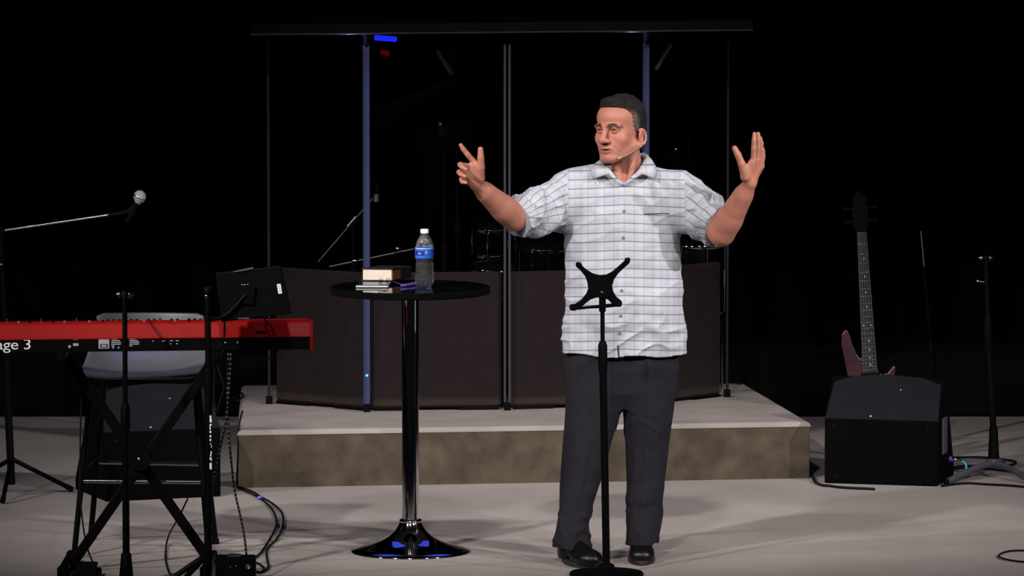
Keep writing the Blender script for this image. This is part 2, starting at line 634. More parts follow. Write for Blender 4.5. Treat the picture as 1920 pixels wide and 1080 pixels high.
c1 = led(723, 72, 3.16, 'blue LED light bar hanging under the shield roof beside the left blue-lit strip', M['led_blue'], 0.108, R(4), 0, None)
c2 = led(722, 99, 3.30, 'small dim red LED light hanging just below the blue light bar', M['led_red'], 0.044, R(10), 0, None)
c3 = led(1236, 71, 3.22, 'dark LED light hanging under the shield roof beside the right blue-lit strip', M['matte'], 0.05, R(0), 0, None)
for (hp, w_) in ((HP[1], 2.2), (HP[3], 1.1)):
    s_ = spot('led_downlight', (hp.x + 0.03, hp.y - 0.10, ZT + 0.03), (hp.x, hp.y - 0.02, 0.9), w_, 50, 0.7, 0.015, (0.12, 0.2, 1.0))
    s_ = spot('led_uplight', (hp.x - 0.06, hp.y - 0.14, ZT - 0.04), (hp.x - 0.05, hp.y - 0.14, ZT + 0.3), 3.0, 170, 0.6, 0.01, (0.42, 0.42, 1.0))


# sound absorber boards behind the panels
def absorber(a, c, ztop, label, inset=0.035):
    d = (c - a).normalized()
    nrm = Vector((-d.y, d.x, 0))
    L_ = (c - a).length
    rot = Matrix((d, nrm, UP)).transposed()
    mid = (a + c) / 2 + nrm * inset
    t = thing('sound_absorber', label, 'acoustic panel', Vector((mid.x, mid.y, zr)), 'brown absorber boards in the drum shield')
    b = MB()
    zb = zr + 0.014
    b.box(Vector((mid.x, mid.y, (zb + ztop) / 2)), (L_ - 0.045, 0.04, ztop - zb), rot, bev=0.010)
    b.build('cloth_cover', M['absorb'], t)
    for s_ in (-1, 1):
        b = MB()
        b.box(Vector((mid.x, mid.y, zr + 0.007)) + d * s_ * L_ * 0.3, (0.18, 0.025, 0.014), rot)
        b.build('foot_strip', M['black'], t)


zt0 = P(820, 511, HP[1].y + 0.05).z
absorber(HP[0], HP[1], zt0, 'angled brown cloth absorber board beside the red keyboard')
absorber(HP[1], HP[2], zt0, 'brown cloth absorber board directly behind the bar table column')
absorber(HP[2], HP[3], zt0, 'brown cloth absorber board mostly hidden behind the standing man')
absorber(HP[3], HP[4], zt0, 'angled brown cloth absorber board on the guitar side of the man')


# ================================================================ DRUM KIT (dark, inside the shield)
def drum(name, label, c, r, h, axis, head=True, lugs=8, legs=None, cat='drum'):
    t = thing(name, label, cat, c)
    ax = Vector(axis).normalized()
    b = MB()
    b.lathe([(r * .99, 0), (r, 0.004), (r, h - 0.004), (r * .99, h)], c, 36, ax)
    b.build('shell', M['drumshell'], t)
    for hh in (0.0, h - 0.022):
        b = MB()
        b.lathe([(r * 1.005, hh), (r * 1.035, hh + 0.003), (r * 1.035, hh + 0.020), (r * 1.0, hh + 0.024), (r * .97, hh + 0.02), (r * .97, hh)], c, 40, ax)
        b.build('rim', M['chrome'], t)
    b = MB()
    b.lathe([(0.0, h + 0.001), (r * .97, h + 0.001), (r * .97, h - 0.006)], c, 36, ax)
    b.build('drum_head', M['drumhead'], t)
    a = ax.orthogonal().normalized()
    if abs(ax.z) > .999:
        a = Vector((1, 0, 0))
    bb = ax.cross(a)
    for k in range(lugs):
        w = 2 * PI * (k + .5) / lugs
        dr = a * math.cos(w) + bb * math.sin(w)
        b = MB()
        b.tube([c + dr * (r + .012) + ax * 0.01, c + dr * (r + .012) + ax * (h - 0.01)], 0.0035, 6)
        b.tube([c + dr * (r + .010) + ax * h * .38, c + dr * (r + .010) + ax * h * .62], 0.010, 8)
        b.build('lug', M['chrome'], t)
    for (p, q) in legs or []:
        b = MB()
        b.tube([p, q], 0.006, 8)
        b.build('leg', M['chrome'], t)
    return t


def cymbal(name, label, c, r, axis):
    t = thing(name, label, 'cymbal', c)
    b = MB()
    b.lathe([(r, 0.0), (r * .6, 0.012), (r * .24, 0.020), (r * .2, 0.034), (r * .1, 0.044), (0.006, 0.046), (0.006, 0.043),
             (r * .1, 0.041), (r * .2, 0.031), (r * .24, 0.017), (r * .6, 0.009)], c, 40, axis)
    b.build('plate', M['cymbal'], t)
    b = MB()
    b.lathe([(0.011, 0.046), (0.011, 0.056), (0.005, 0.062), (0.0, 0.066)], c, 12, axis)
    b.build('wing_nut', M['darkchrome'], t)
    return t


def tripod_stand(name, label, base, top, cat='stand', rad=0.30, m=None, boom=None, group=None, nleg=3, a0=0.5, r=0.011, joint=True):
    """straight stand with three folding legs; boom = end point of an arm from the top"""
    m = m or M['matte']
    base, top = Vector(base), Vector(top)
    t = thing(name, label, cat, base, group)
    hub = base + UP * 0.16
    b = MB()
    b.tube([base + UP * .05, base.lerp(top, .55)], r * 1.35, 10)
    b.build('lower_tube', m, t)
    b = MB()
    b.tube([base.lerp(top, .54), top], r * .85, 10)
    b.build('upper_tube', m, t)
    b = MB()
    b.tube([base.lerp(top, .52), base.lerp(top, .57)], r * 1.9, 10)
    b.build('clutch', M['black'], t)
    for k in range(nleg):
        w = a0 + 2 * PI * k / nleg
        e = base + Vector((math.cos(w) * rad, math.sin(w) * rad, 0.012))
        b = MB()
        b.tube([hub, e], r * .8, 8)
        lg = b.build('leg', m, t)
        b = MB()
        b.tube([e + (hub - e).normalized() * .03, e], 0.012, 8)
        b.build('rubber_foot', M['rubber'], lg)
    if boom is not None:
        e = Vector(boom)
        d = (e - top).normalized()
        b = MB()
        b.tube([top - d * 0.16, e], 0.0055, 8)
        b.build('boom_arm', M['darkchrome'], t)
        b = MB()
        b.ball(top, 0.02, 10, 8)
        b.build('boom_joint', M['black'], t)
    return t


def pencil_mic(label, a, c, group=None, r=0.0105):
    a, c = Vector(a), Vector(c)
    t = thing('pencil_microphone', label, 'microphone', a)
    b = MB()
    b.tube([a, a.lerp(c, .08), c], [r * .7, r, r], 10)
    b.build('body', M['micgrey'], t)
    b = MB()
    b.tube([c, c + (c - a).normalized() * .012], r * .95, 10)
    b.build('capsule_grille', M['micgrille'], t)
    m_ = a.lerp(c, .55)
    b = MB()
    b.tube([m_ + Vector((0, 0.0, -0.008)), m_ + Vector((0.02, 0.02, -0.035))], 0.010, 8)
    b.build('clip', M['black'], t)
    return m_ + Vector((0.02, 0.02, -0.035))


dc = P(1075, 600, 3.85)
drum('bass_drum', 'large black bass drum lying on its side behind the absorber boards', Vector((dc.x, 3.70, zr + 0.275)), 0.235, 0.36, (0, 1, 0), lugs=10)
p = P(922, 498, 3.66)
sn = drum('snare_drum', 'shallow black drum whose chrome rim shows above the absorber beside the double strip',
          Vector((p.x, p.y, p.z - 0.135)), 0.105, 0.135, (0.05, -0.12, 1), lugs=8)
p = P(1020, 450, 3.75)
drum('rack_tom', 'black rack tom with chrome lugs at the man\'s sleeve', Vector((p.x, p.y, p.z - 0.19)), 0.115, 0.19, (0.0, -0.25, 1), lugs=10)
p = P(925, 415, 3.95)
drum('rack_tom', 'small high black tom with bright chrome lugs under the man\'s raised elbow', Vector((p.x, p.y, p.z - 0.15)), 0.088, 0.15, (0.0, -0.3, 1), lugs=6)
p = P(1300, 450, 3.72)
drum('floor_tom', 'black floor tom between the man and the right end of the shield', Vector((p.x, p.y, p.z - 0.33)), 0.14, 0.33, (0.0, -0.08, 1), lugs=8,
     legs=[(Vector((p.x + math.cos(w) * .165, p.y + math.sin(w) * .165, zr)), Vector((p.x + math.cos(w) * .165, p.y + math.sin(w) * .165, p.z - .12))) for w in (0.6, 2.7, 4.7)])
# drum stands
for (nm, lab, px, py, y) in (('snare_stand', 'black stand that carries the shallow drum behind the absorber', 922, 545, 3.66),
                             ('tom_stand', 'black stand that carries the small high tom behind the absorber', 905, 440, 4.06)):
    q = P(px, py, y)
    tripod_stand(nm, lab, (q.x, q.y, zr), (q.x, q.y, q.z), rad=0.09, m=M['blackmetal'])
# cymbals on their stands
for (nm, lab, px, py, y, rr, ax) in (
        ('crash_cymbal', 'dark crash cymbal tilted high behind the shield above the drums', 832, 250, 3.9, 0.17, (-.35, -.45, .9)),
        ('ride_cymbal', 'dark ride cymbal tilted behind the man\'s raised left arm', 1262, 300, 3.95, 0.18, (.25, -.1, 1)),
        ('hi_hat', 'dark hi-hat cymbals low behind the left absorber board', 745, 487, 3.62, 0.14, (0, -.03, 1))):
    q = P(px, py, y)
    cymbal(nm, lab, q, rr, ax)
    tripod_stand(nm + '_stand' if nm != 'hi_hat' else 'hi_hat_stand', 'thin black stand under the ' + lab.split(' ', 1)[1].split(' cymbal')[0].replace('tilted', '') + ' cymbal' if nm != 'hi_hat' else 'thin black stand under the low hi-hat cymbals',
                 (q.x, q.y, zr), (q.x, q.y, q.z - .004), rad=0.11, m=M['blackmetal'], r=0.009)
# overhead microphones with their boom stands
a_ = pencil_mic('grey pencil microphone slanting down to the right, high above the drums', P(820, 94, 3.75), P(846, 136, 3.72))
tripod_stand('boom_stand', 'tall black stand holding the overhead microphone nearer the table', (P(862, 700, 4.14).x, 4.14, zr), P(853, 178, 4.14), rad=0.10, boom=a_, m=M['blackmetal'])
a_ = pencil_mic('grey pencil microphone slanting down to the left, beside the right blue-lit strip', P(1258, 82, 3.78), P(1231, 126, 3.75))
tripod_stand('boom_stand', 'tall black stand holding the overhead microphone near the man\'s head', (P(1296, 700, 4.14).x, 4.14, zr), P(1290, 170, 4.14), rad=0.10, boom=a_, m=M['blackmetal'])
# two boom arms and a drum microphone at the left blue-lit strip
e1, e2 = P(597, 491, 3.62), P(708, 362, 3.62)
j = e1.lerp(e2, .58)
t = tripod_stand('boom_stand', 'black boom stand whose thin steel arm rises steeply behind the left blue-lit strip', (j.x, j.y + .02, zr), j, rad=0.09, m=M['blackmetal'], a0=1.0)
b = MB(); b.tube([e1, e2], 0.0050, 8); b.build('boom_arm', M['dimsteel'], t)
b = MB(); b.tube([j + (e1 - j).normalized() * .03, j - (e1 - j).normalized() * .03], 0.016, 10); b.build('boom_joint', M['darkchrome'], t)
mt = thing('drum_microphone', 'small grey drum microphone at the end of the steep arm beside the left blue-lit strip', 'microphone', e2)
b = MB(); b.tube([P(709, 345, 3.61), P(706, 364, 3.61)], [0.008, 0.013], 12); b.build('body', M['black'], mt)
b = MB(); b.tube([P(706, 364, 3.61), P(705, 378, 3.61)], [0.016, 0.017], 12); b.build('grille', M['steel'], mt)
e1, e2 = P(617, 500, 3.40), P(775, 467, 3.55)
j = e1.lerp(e2, .3)
t = tripod_stand('boom_stand', 'low black boom stand whose flat steel arm lies just above the left absorber', (j.x, j.y + .02, zr), j, rad=0.09, m=M['blackmetal'], a0=1.9)
b = MB(); b.tube([e1, e2], 0.0060, 8); b.build('boom_arm', M['dimsteel'], t)
b = MB(); b.ball(j, 0.018, 10, 8); b.build('boom_joint', M['darkchrome'], t)
# ================================================================ ORGANIC SURFACES (signed distance field meshed once into one closed skin)
_rng = np.random.RandomState(5)
_tab = _rng.rand(65536).astype(np.float32)


def vnoise(p):
    i = np.floor(p).astype(np.int64)
    f = (p - i).astype(np.float32)
    f = f * f * (3 - 2 * f)
    out = 0
    for a in (0, 1):
        for b_ in (0, 1):
            for c in (0, 1):
                h = ((i[:, 0] + a) * 73856093) ^ ((i[:, 1] + b_) * 19349663) ^ ((i[:, 2] + c) * 83492791)
                w = (f[:, 0] if a else 1 - f[:, 0]) * (f[:, 1] if b_ else 1 - f[:, 1]) * (f[:, 2] if c else 1 - f[:, 2])
                out = out + _tab[h & 65535] * w
    return out * 2 - 1


def sstep(x, a, b_):
    t = np.clip((x - a) / (b_ - a), 0, 1)
    return t * t * (3 - 2 * t)


A3 = lambda v: np.array((v[0], v[1], v[2]), dtype=np.float64)


class Field:
    def __init__(s):
        s.p = []
        s.post = None

    def rc(s, a, b_, ra, rb, k=0.01, op='add'):
        a, b_ = A3(a), A3(b_)
        ab = b_ - a
        L2 = max(ab @ ab, 1e-9)

        def fn(p):
            t = np.clip((p - a) @ ab / L2, 0, 1)
            return np.sqrt((((p - a) - t[:, None] * ab) ** 2).sum(1)) - (ra + (rb - ra) * t)
        s.p.append((fn, (a + b_) / 2, math.sqrt(L2) / 2 + max(ra, rb), k, op))
        return s

    def el(s, c, r, rot=None, k=0.01, op='add'):
        c, r = A3(c), np.array(r, float)
        m = np.array(rot) if rot is not None else np.eye(3)

        def fn(p):
            q = (p - c) @ m
            k0 = np.sqrt(((q / r) ** 2).sum(1))
            k1 = np.sqrt(((q / r ** 2) ** 2).sum(1)) + 1e-9
            return np.where(k0 < 1e-4, -r.min(), k0 * (k0 - 1) / k1)
        s.p.append((fn, c, r.max(), k, op))
        return s

    def bx(s, c, half, rot=None, rad=0.005, k=0.01, op='add'):
        c, h = A3(c), np.array(half, float) - rad
        m = np.array(rot) if rot is not None else np.eye(3)

        def fn(p):
            q = np.abs((p - c) @ m) - h
            return np.sqrt((np.maximum(q, 0) ** 2).sum(1)) + np.minimum(q.max(1), 0) - rad
        s.p.append((fn, c, float(np.linalg.norm(half)), k, op))
        return s

    def loft(s, zs, cx, cy, w, d, k=0.03, op='add', ex=2.0, cap=True, grow=0.0):
        o_ = np.argsort(zs)
        zs, cx, cy, w, d = [np.array(q, float)[o_] for q in (zs, cx, cy, w, d)]

        def fn(p):
            z = np.clip(p[:, 2], zs[0], zs[-1])
            X = np.abs(p[:, 0] - np.interp(z, zs, cx))
            Y = np.abs(p[:, 1] - np.interp(z, zs, cy))
            W, D = np.interp(z, zs, w) + grow, np.interp(z, zs, d) + grow
            q = ((X / W) ** ex + (Y / D) ** ex) ** (1 / ex) + 1e-6
            g = np.sqrt((X / W ** 2) ** 2 + (Y / D ** 2) ** 2) / np.maximum(np.sqrt((X / W) ** 2 + (Y / D) ** 2), 1e-6) + 1e-6
            dd = (q - 1) / g
            if cap:
                dz = np.maximum(zs[0] - p[:, 2], p[:, 2] - zs[-1])
                dd = np.maximum(dd, dz)
            return dd
        c = np.array((cx.mean(), cy.mean(), (zs[0] + zs[-1]) / 2))
        rad = math.sqrt((w.max() + abs(cx - cx.mean()).max() + grow) ** 2 + ((zs[-1] - zs[0]) / 2) ** 2 + (d.max() + abs(cy - cy.mean()).max()) ** 2)
        s.p.append((fn, c, rad, k, op))
        return s

    def ev(s, p, sub=None):
        d = np.full(len(p), 1.0)
        for (fn, c, r, k, op) in (s.p if sub is None else sub):
            q = fn(p)
            if op == 'add':
                h = np.clip(.5 + .5 * (d - q) / k, 0, 1)
                d = d * (1 - h) + q * h - k * h * (1 - h)
            else:
                q = -q
                h = np.clip(.5 - .5 * (d - q) / k, 0, 1)
                d = d * (1 - h) + q * h + k * h * (1 - h)
        return s.post(p, d) if s.post else d

    def mesh(s, lo, hi, h, B=14):
        lo, hi = np.array(lo, float), np.array(hi, float)
        nb = np.ceil((hi - lo) / (h * B)).astype(int)
        D = np.ones(nb * B + 1, dtype=np.float32)
        half = h * B * .5 * math.sqrt(3)
        g = np.stack(np.meshgrid(*[np.arange(n) for n in nb], indexing='ij'), -1).reshape(-1, 3)
        cen = lo + (g + .5) * h * B
        dc_ = s.ev(cen)
        loc = np.stack(np.meshgrid(*[np.arange(B + 1)] * 3, indexing='ij'), -1).reshape(-1, 3)
        for gi, c, d0 in zip(g, cen, dc_):
            sl = tuple(slice(i * B, i * B + B + 1) for i in gi)
            if abs(d0) > half * 1.7 + 0.02:
                if d0 < 0:
                    D[sl] = -1
                continue
            sub = [q for q in s.p if np.linalg.norm(c - q[1]) - q[2] - half < q[3] + .015]
            p = lo + (gi * B + loc) * h
            D[sl] = s.ev(p, sub).reshape(B + 1, B + 1, B + 1)
        S = D < 0
        dims = np.array(D.shape)
        st = np.array((dims[1] * dims[2], dims[2], 1))
        pos_l, cell_l, quads = [], [], []
        for ax in range(3):
            sa = [slice(None)] * 3
            sb = [slice(None)] * 3
            sa[ax], sb[ax] = slice(0, -1), slice(1, None)
            X = np.argwhere(S[tuple(sa)] != S[tuple(sb)])
            o1, o2 = (ax + 1) % 3, (ax + 2) % 3
            X = X[(X[:, o1] > 0) & (X[:, o2] > 0)]
            lin = X @ st
            d0 = D.reshape(-1)[lin]
            d1 = D.reshape(-1)[lin + st[ax]]
            p = X.astype(np.float64)
            p[:, ax] += d0 / (d0 - d1)
            cells = np.stack([lin - st[o1] - st[o2], lin - st[o2], lin, lin - st[o1]], 1)
            fl = d0 < 0
            cells_q = np.where(fl[:, None], cells, cells[:, ::-1])
            quads.append(cells_q)
            for c in range(4):
                pos_l.append(p)
                cell_l.append(cells[:, c])
        Q = np.concatenate(quads)
        cl = np.concatenate(cell_l)
        ps = np.concatenate(pos_l)
        u, inv = np.unique(cl, return_inverse=True)
        cnt = np.bincount(inv)
        V = np.stack([np.bincount(inv, ps[:, i]) / cnt for i in range(3)], 1)
        F = np.searchsorted(u, Q)
        return lo + V * h, F


def relax(V, F, n=1, f=0.5):
    for _ in range(n):
        acc = np.zeros_like(V)
        cnt = np.zeros(len(V))
        for a in range(4):
            i, j = F[:, a], F[:, (a + 1) % 4]
            for c in range(3):
                acc[:, c] += np.bincount(i, V[j, c], len(V)) + np.bincount(j, V[i, c], len(V))
            cnt += np.bincount(i, minlength=len(V)) + np.bincount(j, minlength=len(V))
        V = V * (1 - f) + acc / cnt[:, None] * f
    return V


def skin_obj(name, V, F, m, parent, attrs=None):
    root = parent
    while root.parent is not None:
        root = root.parent
    me = bpy.data.meshes.new(name)
    me.vertices.add(len(V))
    me.vertices.foreach_set('co', (V - A3(root.location)).astype(np.float32).ravel())
    me.loops.add(F.size)
    me.loops.foreach_set('vertex_index', F.astype(np.int32).ravel())
    me.polygons.add(len(F))
    me.polygons.foreach_set('loop_start', np.arange(0, F.size, 4, dtype=np.int32))
    me.polygons.foreach_set('loop_total', np.full(len(F), 4, dtype=np.int32))
    me.update(calc_edges=True)
    me.validate()
    me.polygons.foreach_set('use_smooth', np.ones(len(me.polygons), dtype=bool))
    for k, v in (attrs or {}).items():
        if v.shape[1] == 4:
            at = me.attributes.new(k, 'FLOAT_COLOR', 'POINT')
            at.data.foreach_set('color', v.astype(np.float32).ravel())
        else:
            at = me.attributes.new(k, 'FLOAT_VECTOR', 'POINT')
            at.data.foreach_set('vector', v.astype(np.float32).ravel())
    me.materials.append(m)
    o = bpy.data.objects.new(name, me)
    COL.objects.link(o)
    o.parent = parent
    return o


def attr_mat(name, attr, rough, spec=0.4, sss=0.0, bump=0.0, bscale=300):
    m = mat(name, (0.5, 0.5, 0.5), rough, spec=spec, bump=bump, bscale=bscale)
    nt = m.node_tree
    b = nt.nodes['Principled BSDF']
    mx = [n for n in nt.nodes if n.type == 'MIX'][0]
    at = nt.nodes.new('ShaderNodeAttribute')
    at.attribute_name = attr
    m2 = nt.nodes.new('ShaderNodeMix')
    m2.data_type = 'RGBA'
    m2.blend_type = 'MULTIPLY'
    m2.inputs['Factor'].default_value = 1.0
    mx.inputs['A'].default_value = (1.06, 1.06, 1.06, 1)
    mx.inputs['B'].default_value = (0.93, 0.92, 0.92, 1)
    nt.links.new(at.outputs['Color'], m2.inputs['A'])
    nt.links.new(mx.outputs['Result'], m2.inputs['B'])
    nt.links.new(m2.outputs['Result'], b.inputs['Base Color'])
    if sss:
        b.inputs['Subsurface Weight'].default_value = sss
        b.inputs['Subsurface Radius'].default_value = (0.010, 0.004, 0.002)
        b.inputs['Subsurface Scale'].default_value = 0.6
    return m


M['skin'] = attr_mat('skin', 'tone', 0.5, 0.35, 0.15, bump=0.08, bscale=220)
M['hair'] = attr_mat('short_hair', 'tone', 0.75, 0.25, bump=0.8, bscale=420)

# ---------------------------------------------------------------- plaid shirt cloth
m = mat('plaid_shirt_cloth', (0.405, 0.415, 0.455), 0.92, spec=0.08, vary=0.04, scale=30, bump=0.25, bscale=90, sheen=0.1)
nt = m.node_tree
bs = nt.nodes['Principled BSDF']
base = [n for n in nt.nodes if n.type == 'MIX'][0]
at = nt.nodes.new('ShaderNodeAttribute')
at.attribute_name = 'cloth'
sp = nt.nodes.new('ShaderNodeSeparateXYZ')
nt.links.new(at.outputs['Vector'], sp.inputs[0])


def stripes(sock, period, half, soft, shift=0.0):
    ad = nt.nodes.new('ShaderNodeMath')
    ad.operation = 'ADD'
    ad.inputs[1].default_value = 10.0 * period + shift
    nt.links.new(sock, ad.inputs[0])
    pp = nt.nodes.new('ShaderNodeMath')
    pp.operation = 'PINGPONG'
    pp.inputs[1].default_value = period / 2
    nt.links.new(ad.outputs[0], pp.inputs[0])
    mr = nt.nodes.new('ShaderNodeMapRange')
    mr.inputs['From Min'].default_value = half
    mr.inputs['From Max'].default_value = half + soft
    mr.inputs['To Min'].default_value = 1
    mr.inputs['To Max'].default_value = 0
    nt.links.new(pp.outputs[0], mr.inputs['Value'])
    return mr.outputs['Result']


def over(prev, fac, col, amt):
    ml = nt.nodes.new('ShaderNodeMath')
    ml.operation = 'MULTIPLY'
    ml.inputs[1].default_value = amt
    nt.links.new(fac, ml.inputs[0])
    mx = nt.nodes.new('ShaderNodeMix')
    mx.data_type = 'RGBA'
    mx.inputs['B'].default_value = (*col, 1)
    nt.links.new(ml.outputs[0], mx.inputs['Factor'])
    nt.links.new(prev, mx.inputs['A'])
    return mx.outputs['Result']


c = base.outputs['Result']
c = over(c, stripes(sp.outputs['X'], 0.080, 0.010, 0.004, 0.01), (0.45, 0.485, 0.55), 0.6)
c = over(c, stripes(sp.outputs['Y'], 0.035, 0.004, 0.003, 0.012), (0.49, 0.49, 0.54), 0.5)
c = over(c, stripes(sp.outputs['X'], 0.040, 0.0008, 0.0014), (0.17, 0.18, 0.24), 0.50)
c = over(c, stripes(sp.outputs['Y'], 0.035, 0.0010, 0.0015), (0.11, 0.12, 0.17), 0.88)
nt.links.new(c, bs.inputs['Base Color'])
M['shirt'] = m

# ================================================================ THE MAN
man = thing('person', 'man in a light plaid short-sleeved shirt and charcoal trousers, both arms raised', 'person', (P(1150, 700, 0).x, -0.08, 0))
YT = 0.0
# --- joints, from the picture with a depth for each
S1, E1, W1 = P(1078, 355, 0.0), P(965, 409, -0.16), P(894, 346, -0.31)
S2, E2, W2 = P(1276, 357, 0.0), P(1353, 437, -0.18), P(1406, 344, -0.31)

# --- torso outline (py, left px, right px, half depth, y)
TOR = [(338, 1092, 1258, .100, .02), (360, 1068, 1275, .118, .01), (400, 1057, 1279, .128, 0), (450, 1057, 1277, .132, -.005), (500, 1058, 1278, .136, -.01),
       (560, 1060, 1280, .142, -.015), (620, 1057, 1284, .145, -.01), (650, 1055, 1287, .145, -.01), (690, 1053, 1290, .145, -.01)]
tz = [P(1170, t[0], t[4]).z for t in TOR]
tcx = [P((t[1] + t[2]) / 2, t[0], t[4]).x for t in TOR]
tw = [(t[2] - t[1]) / 2 / 484.0 for t in TOR]
td = [t[3] for t in TOR]
ty = [t[4] for t in TOR]

# --- legs
LA = [(640, 1078, 1165, .0, .115), (690, 1060, 1168, -.01, .118), (770, 1058, 1166, -.02, .110), (840, 1054, 1143, -.05, .092), (900, 1050, 1127, -.07, .080),
      (960, 1044, 1113, -.10, .074), (1000, 1041, 1106, -.115, .074), (1032, 1038, 1110, -.125, .084)]
LB = [(640, 1160, 1258, .0, .115), (690, 1163, 1269, 0, .118), (770, 1167, 1263, 0, .110), (840, 1171, 1253, 0, .092), (900, 1173, 1246, -.01, .080),
      (960, 1171, 1239, -.03, .074), (1000, 1170, 1235, -.04, .076), (1024, 1171, 1233, -.045, .082)]


def legtab(T):
    return ([P(1170, t[0], t[3]).z for t in T], [P((t[1] + t[2]) / 2, t[0], t[3]).x for t in T], [t[3] for t in T],
            [(t[2] - t[1]) / 2 / 484.0 for t in T], [t[4] for t in T])


# --- head frame
HC = P(1163, 240, -0.035)
yaw = R(34)
HL = np.array((math.cos(yaw), -math.sin(yaw), 0.0))
HF = np.array((-math.sin(yaw), -math.cos(yaw), 0.0))
roll = R(-2)
HU = np.array((0, 0, 1.0))
HL, HU = HL * math.cos(roll) - HU * math.sin(roll), HU * math.cos(roll) + HL * math.sin(roll)
HM = np.stack([HL, HF, HU], 1)          # columns


def H(l, f, u):
    f = f * 1.13 if f > 0 else f * .96
    l = l * 1.05
    return A3(HC) + HM @ np.array((l, f, u))


body = Field()
B_ = body
# cranium and face
B_.el(H(0, -.020, .034), (.082, .101, .092), HM, .02)
B_.el(H(0, .040, .042), (.068, .060, .058), HM, .02)
B_.el(H(0, .028, -.045), (.067, .068, .080), HM, .03)
for s_ in (-1, 1):
    B_.rc(H(s_ * .057, .002, -.068), H(s_ * .022, .076, -.114), .022, .017, .025)
    B_.el(H(s_ * .043, .060, -.036), (.022, .024, .024), HM, .03)
    B_.rc(H(s_ * .010, .093, .0105), H(s_ * .048, .079, .0105), .0110, .0095, .010)
B_.el(H(0, .082, -.113), (.026, .019, .017), HM, .018)
B_.el(H(0, .071, -.076), (.045, .029, .031), HM, .02)
for s_ in (-1, 1):
    B_.rc(H(s_ * .021, .108, -.046), H(s_ * .039, .086, -.078), .003, .0025, .010, 'sub')
for s_ in (-1, 1):
    B_.el(H(s_ * .032, .098, -.004), (.023, .023, .0145), HM, .012, 'sub')
# nose
B_.rc(H(0, .090, .006), H(0, .114, -.040), .0100, .0130, .010)
B_.el(H(0, .112, -.044), (.0145, .014, .0105), HM, .008)
for s_ in (-1, 1):
    B_.el(H(s_ * .0155, .101, -.046), (.0095, .013, .0090), HM, .007)
    B_.el(H(s_ * .007, .112, -.055), (.0035, .006, .004), HM, .003, 'sub')
# lids
for s_ in (-1, 1):
    for (du, rr) in ((.0064, .0044), (-.0082, .0042)):
        q = [H(s_ * (.032 + a * .0155), .0850 - .010 * abs(a) ** 2 + (.002 if du > 0 else 0), -.003 + du * (1 - .75 * a * a)) for a in (-1, -.5, 0, .5, 1)]
        for i in range(4):
            B_.rc(q[i], q[i + 1], rr, rr, .004)
# lips
for (u0, rr, f0) in ((-.0745, .0048, .1005), (-.0865, .0058, .0985)):
    q = [H(.030 * a, f0 - .0175 * a * a, u0 + (-.080 - u0) * a * a * .8) for a in (-1, -.5, 0, .5, 1)]
    for i in range(4):
        B_.rc(q[i], q[i + 1], rr * (.55 if i in (0, 3) else 1), rr * (.55 if i == 3 else 1), .006)
B_.el(H(0, .104, -.0803), (.027, .017, .0028), HM, .003, 'sub')
# ears
for s_ in (-1, 1):
    er = HM @ np.array(Matrix.Rotation(s_ * R(-20), 3, 'Z'))
    B_.el(H(s_ * .081, -.016, -.036), (.009, .019, .031), er, .006)
    B_.el(H(s_ * .090, -.010, -.038), (.007, .010, .018), er, .004, 'sub')
    q = [H(s_ * (.085 + .008 * math.sin(a)), -.012 - .021 * math.sin(a), -.036 + .031 * math.cos(a)) for a in np.linspace(-.5, 2.9, 8)]
    for i in range(7):
        B_.rc(q[i], q[i + 1], .0042, .0042, .004)
    B_.el(H(s_ * .082, -.006, -.066), (.0055, .008, .009), HM, .005)
# neck and shoulders
NB = P(1178, 335, 0.015)
B_.rc(H(0, -.022, -.055), NB, .056, .062, .02)
for s_ in (-1, 1):                      # the neck muscles that run from behind the ear to the collar pit
    B_.rc(H(s_ * .055, -.02, -.065), A3(P(1170 + s_ * 10, 346, -.075)), .014, .012, .02)
for S_ in (S1, S2):
    B_.rc(A3(NB) - (0, 0, .04), A3(S_) - (0, 0, .02), .052, .060, .04)
B_.rc(P(1172, 362, -.012), P(1172, 405, -.01), .070, .09, .03)
tzz = [z for z in tz]
B_.loft(tz[1:7], tcx[1:7], ty[1:7], tw[1:7], td[1:7], .04, grow=-.024)
LZA, LZB = legtab(LA), legtab(LB)
# hips and legs (under the trousers)
for T in (LZA, LZB):
    for i in range(len(T[0]) - 1):
        p0 = (T[1][i], T[2][i], T[0][i])
        p1 = (T[1][i + 1], T[2][i + 1], T[0][i + 1])
        r0, r1 = min(T[3][i], T[4][i]) - .026, min(T[3][i + 1], T[4][i + 1]) - .026
        if i >= len(T[0]) - 3:
            r1 = .034
        if i >= len(T[0]) - 2:
            r0 = .034
        B_.rc(p0, p1, r0, r1, .03)
# arms
def lerp(a, b_, t):
    return A3(a) * (1 - t) + A3(b_) * t


for (S_, E_, W_) in ((S1, E1, W1), (S2, E2, W2)):
    B_.rc(S_, lerp(S_, E_, .55), .060, .054, .03)
    B_.rc(lerp(S_, E_, .5), E_, .050, .042, .02)
    B_.rc(E_, lerp(E_, W_, .30), .041, .0420, .045)
    B_.rc(lerp(E_, W_, .28), lerp(E_, W_, .75), .0425, .0325, .045)
    B_.rc(lerp(E_, W_, .55), W_, .0335, .0268, .035)
    B_.el(lerp(E_, S_, .03) + np.array((0, .02, -.010)), (.028, .028, .028), None, .02)


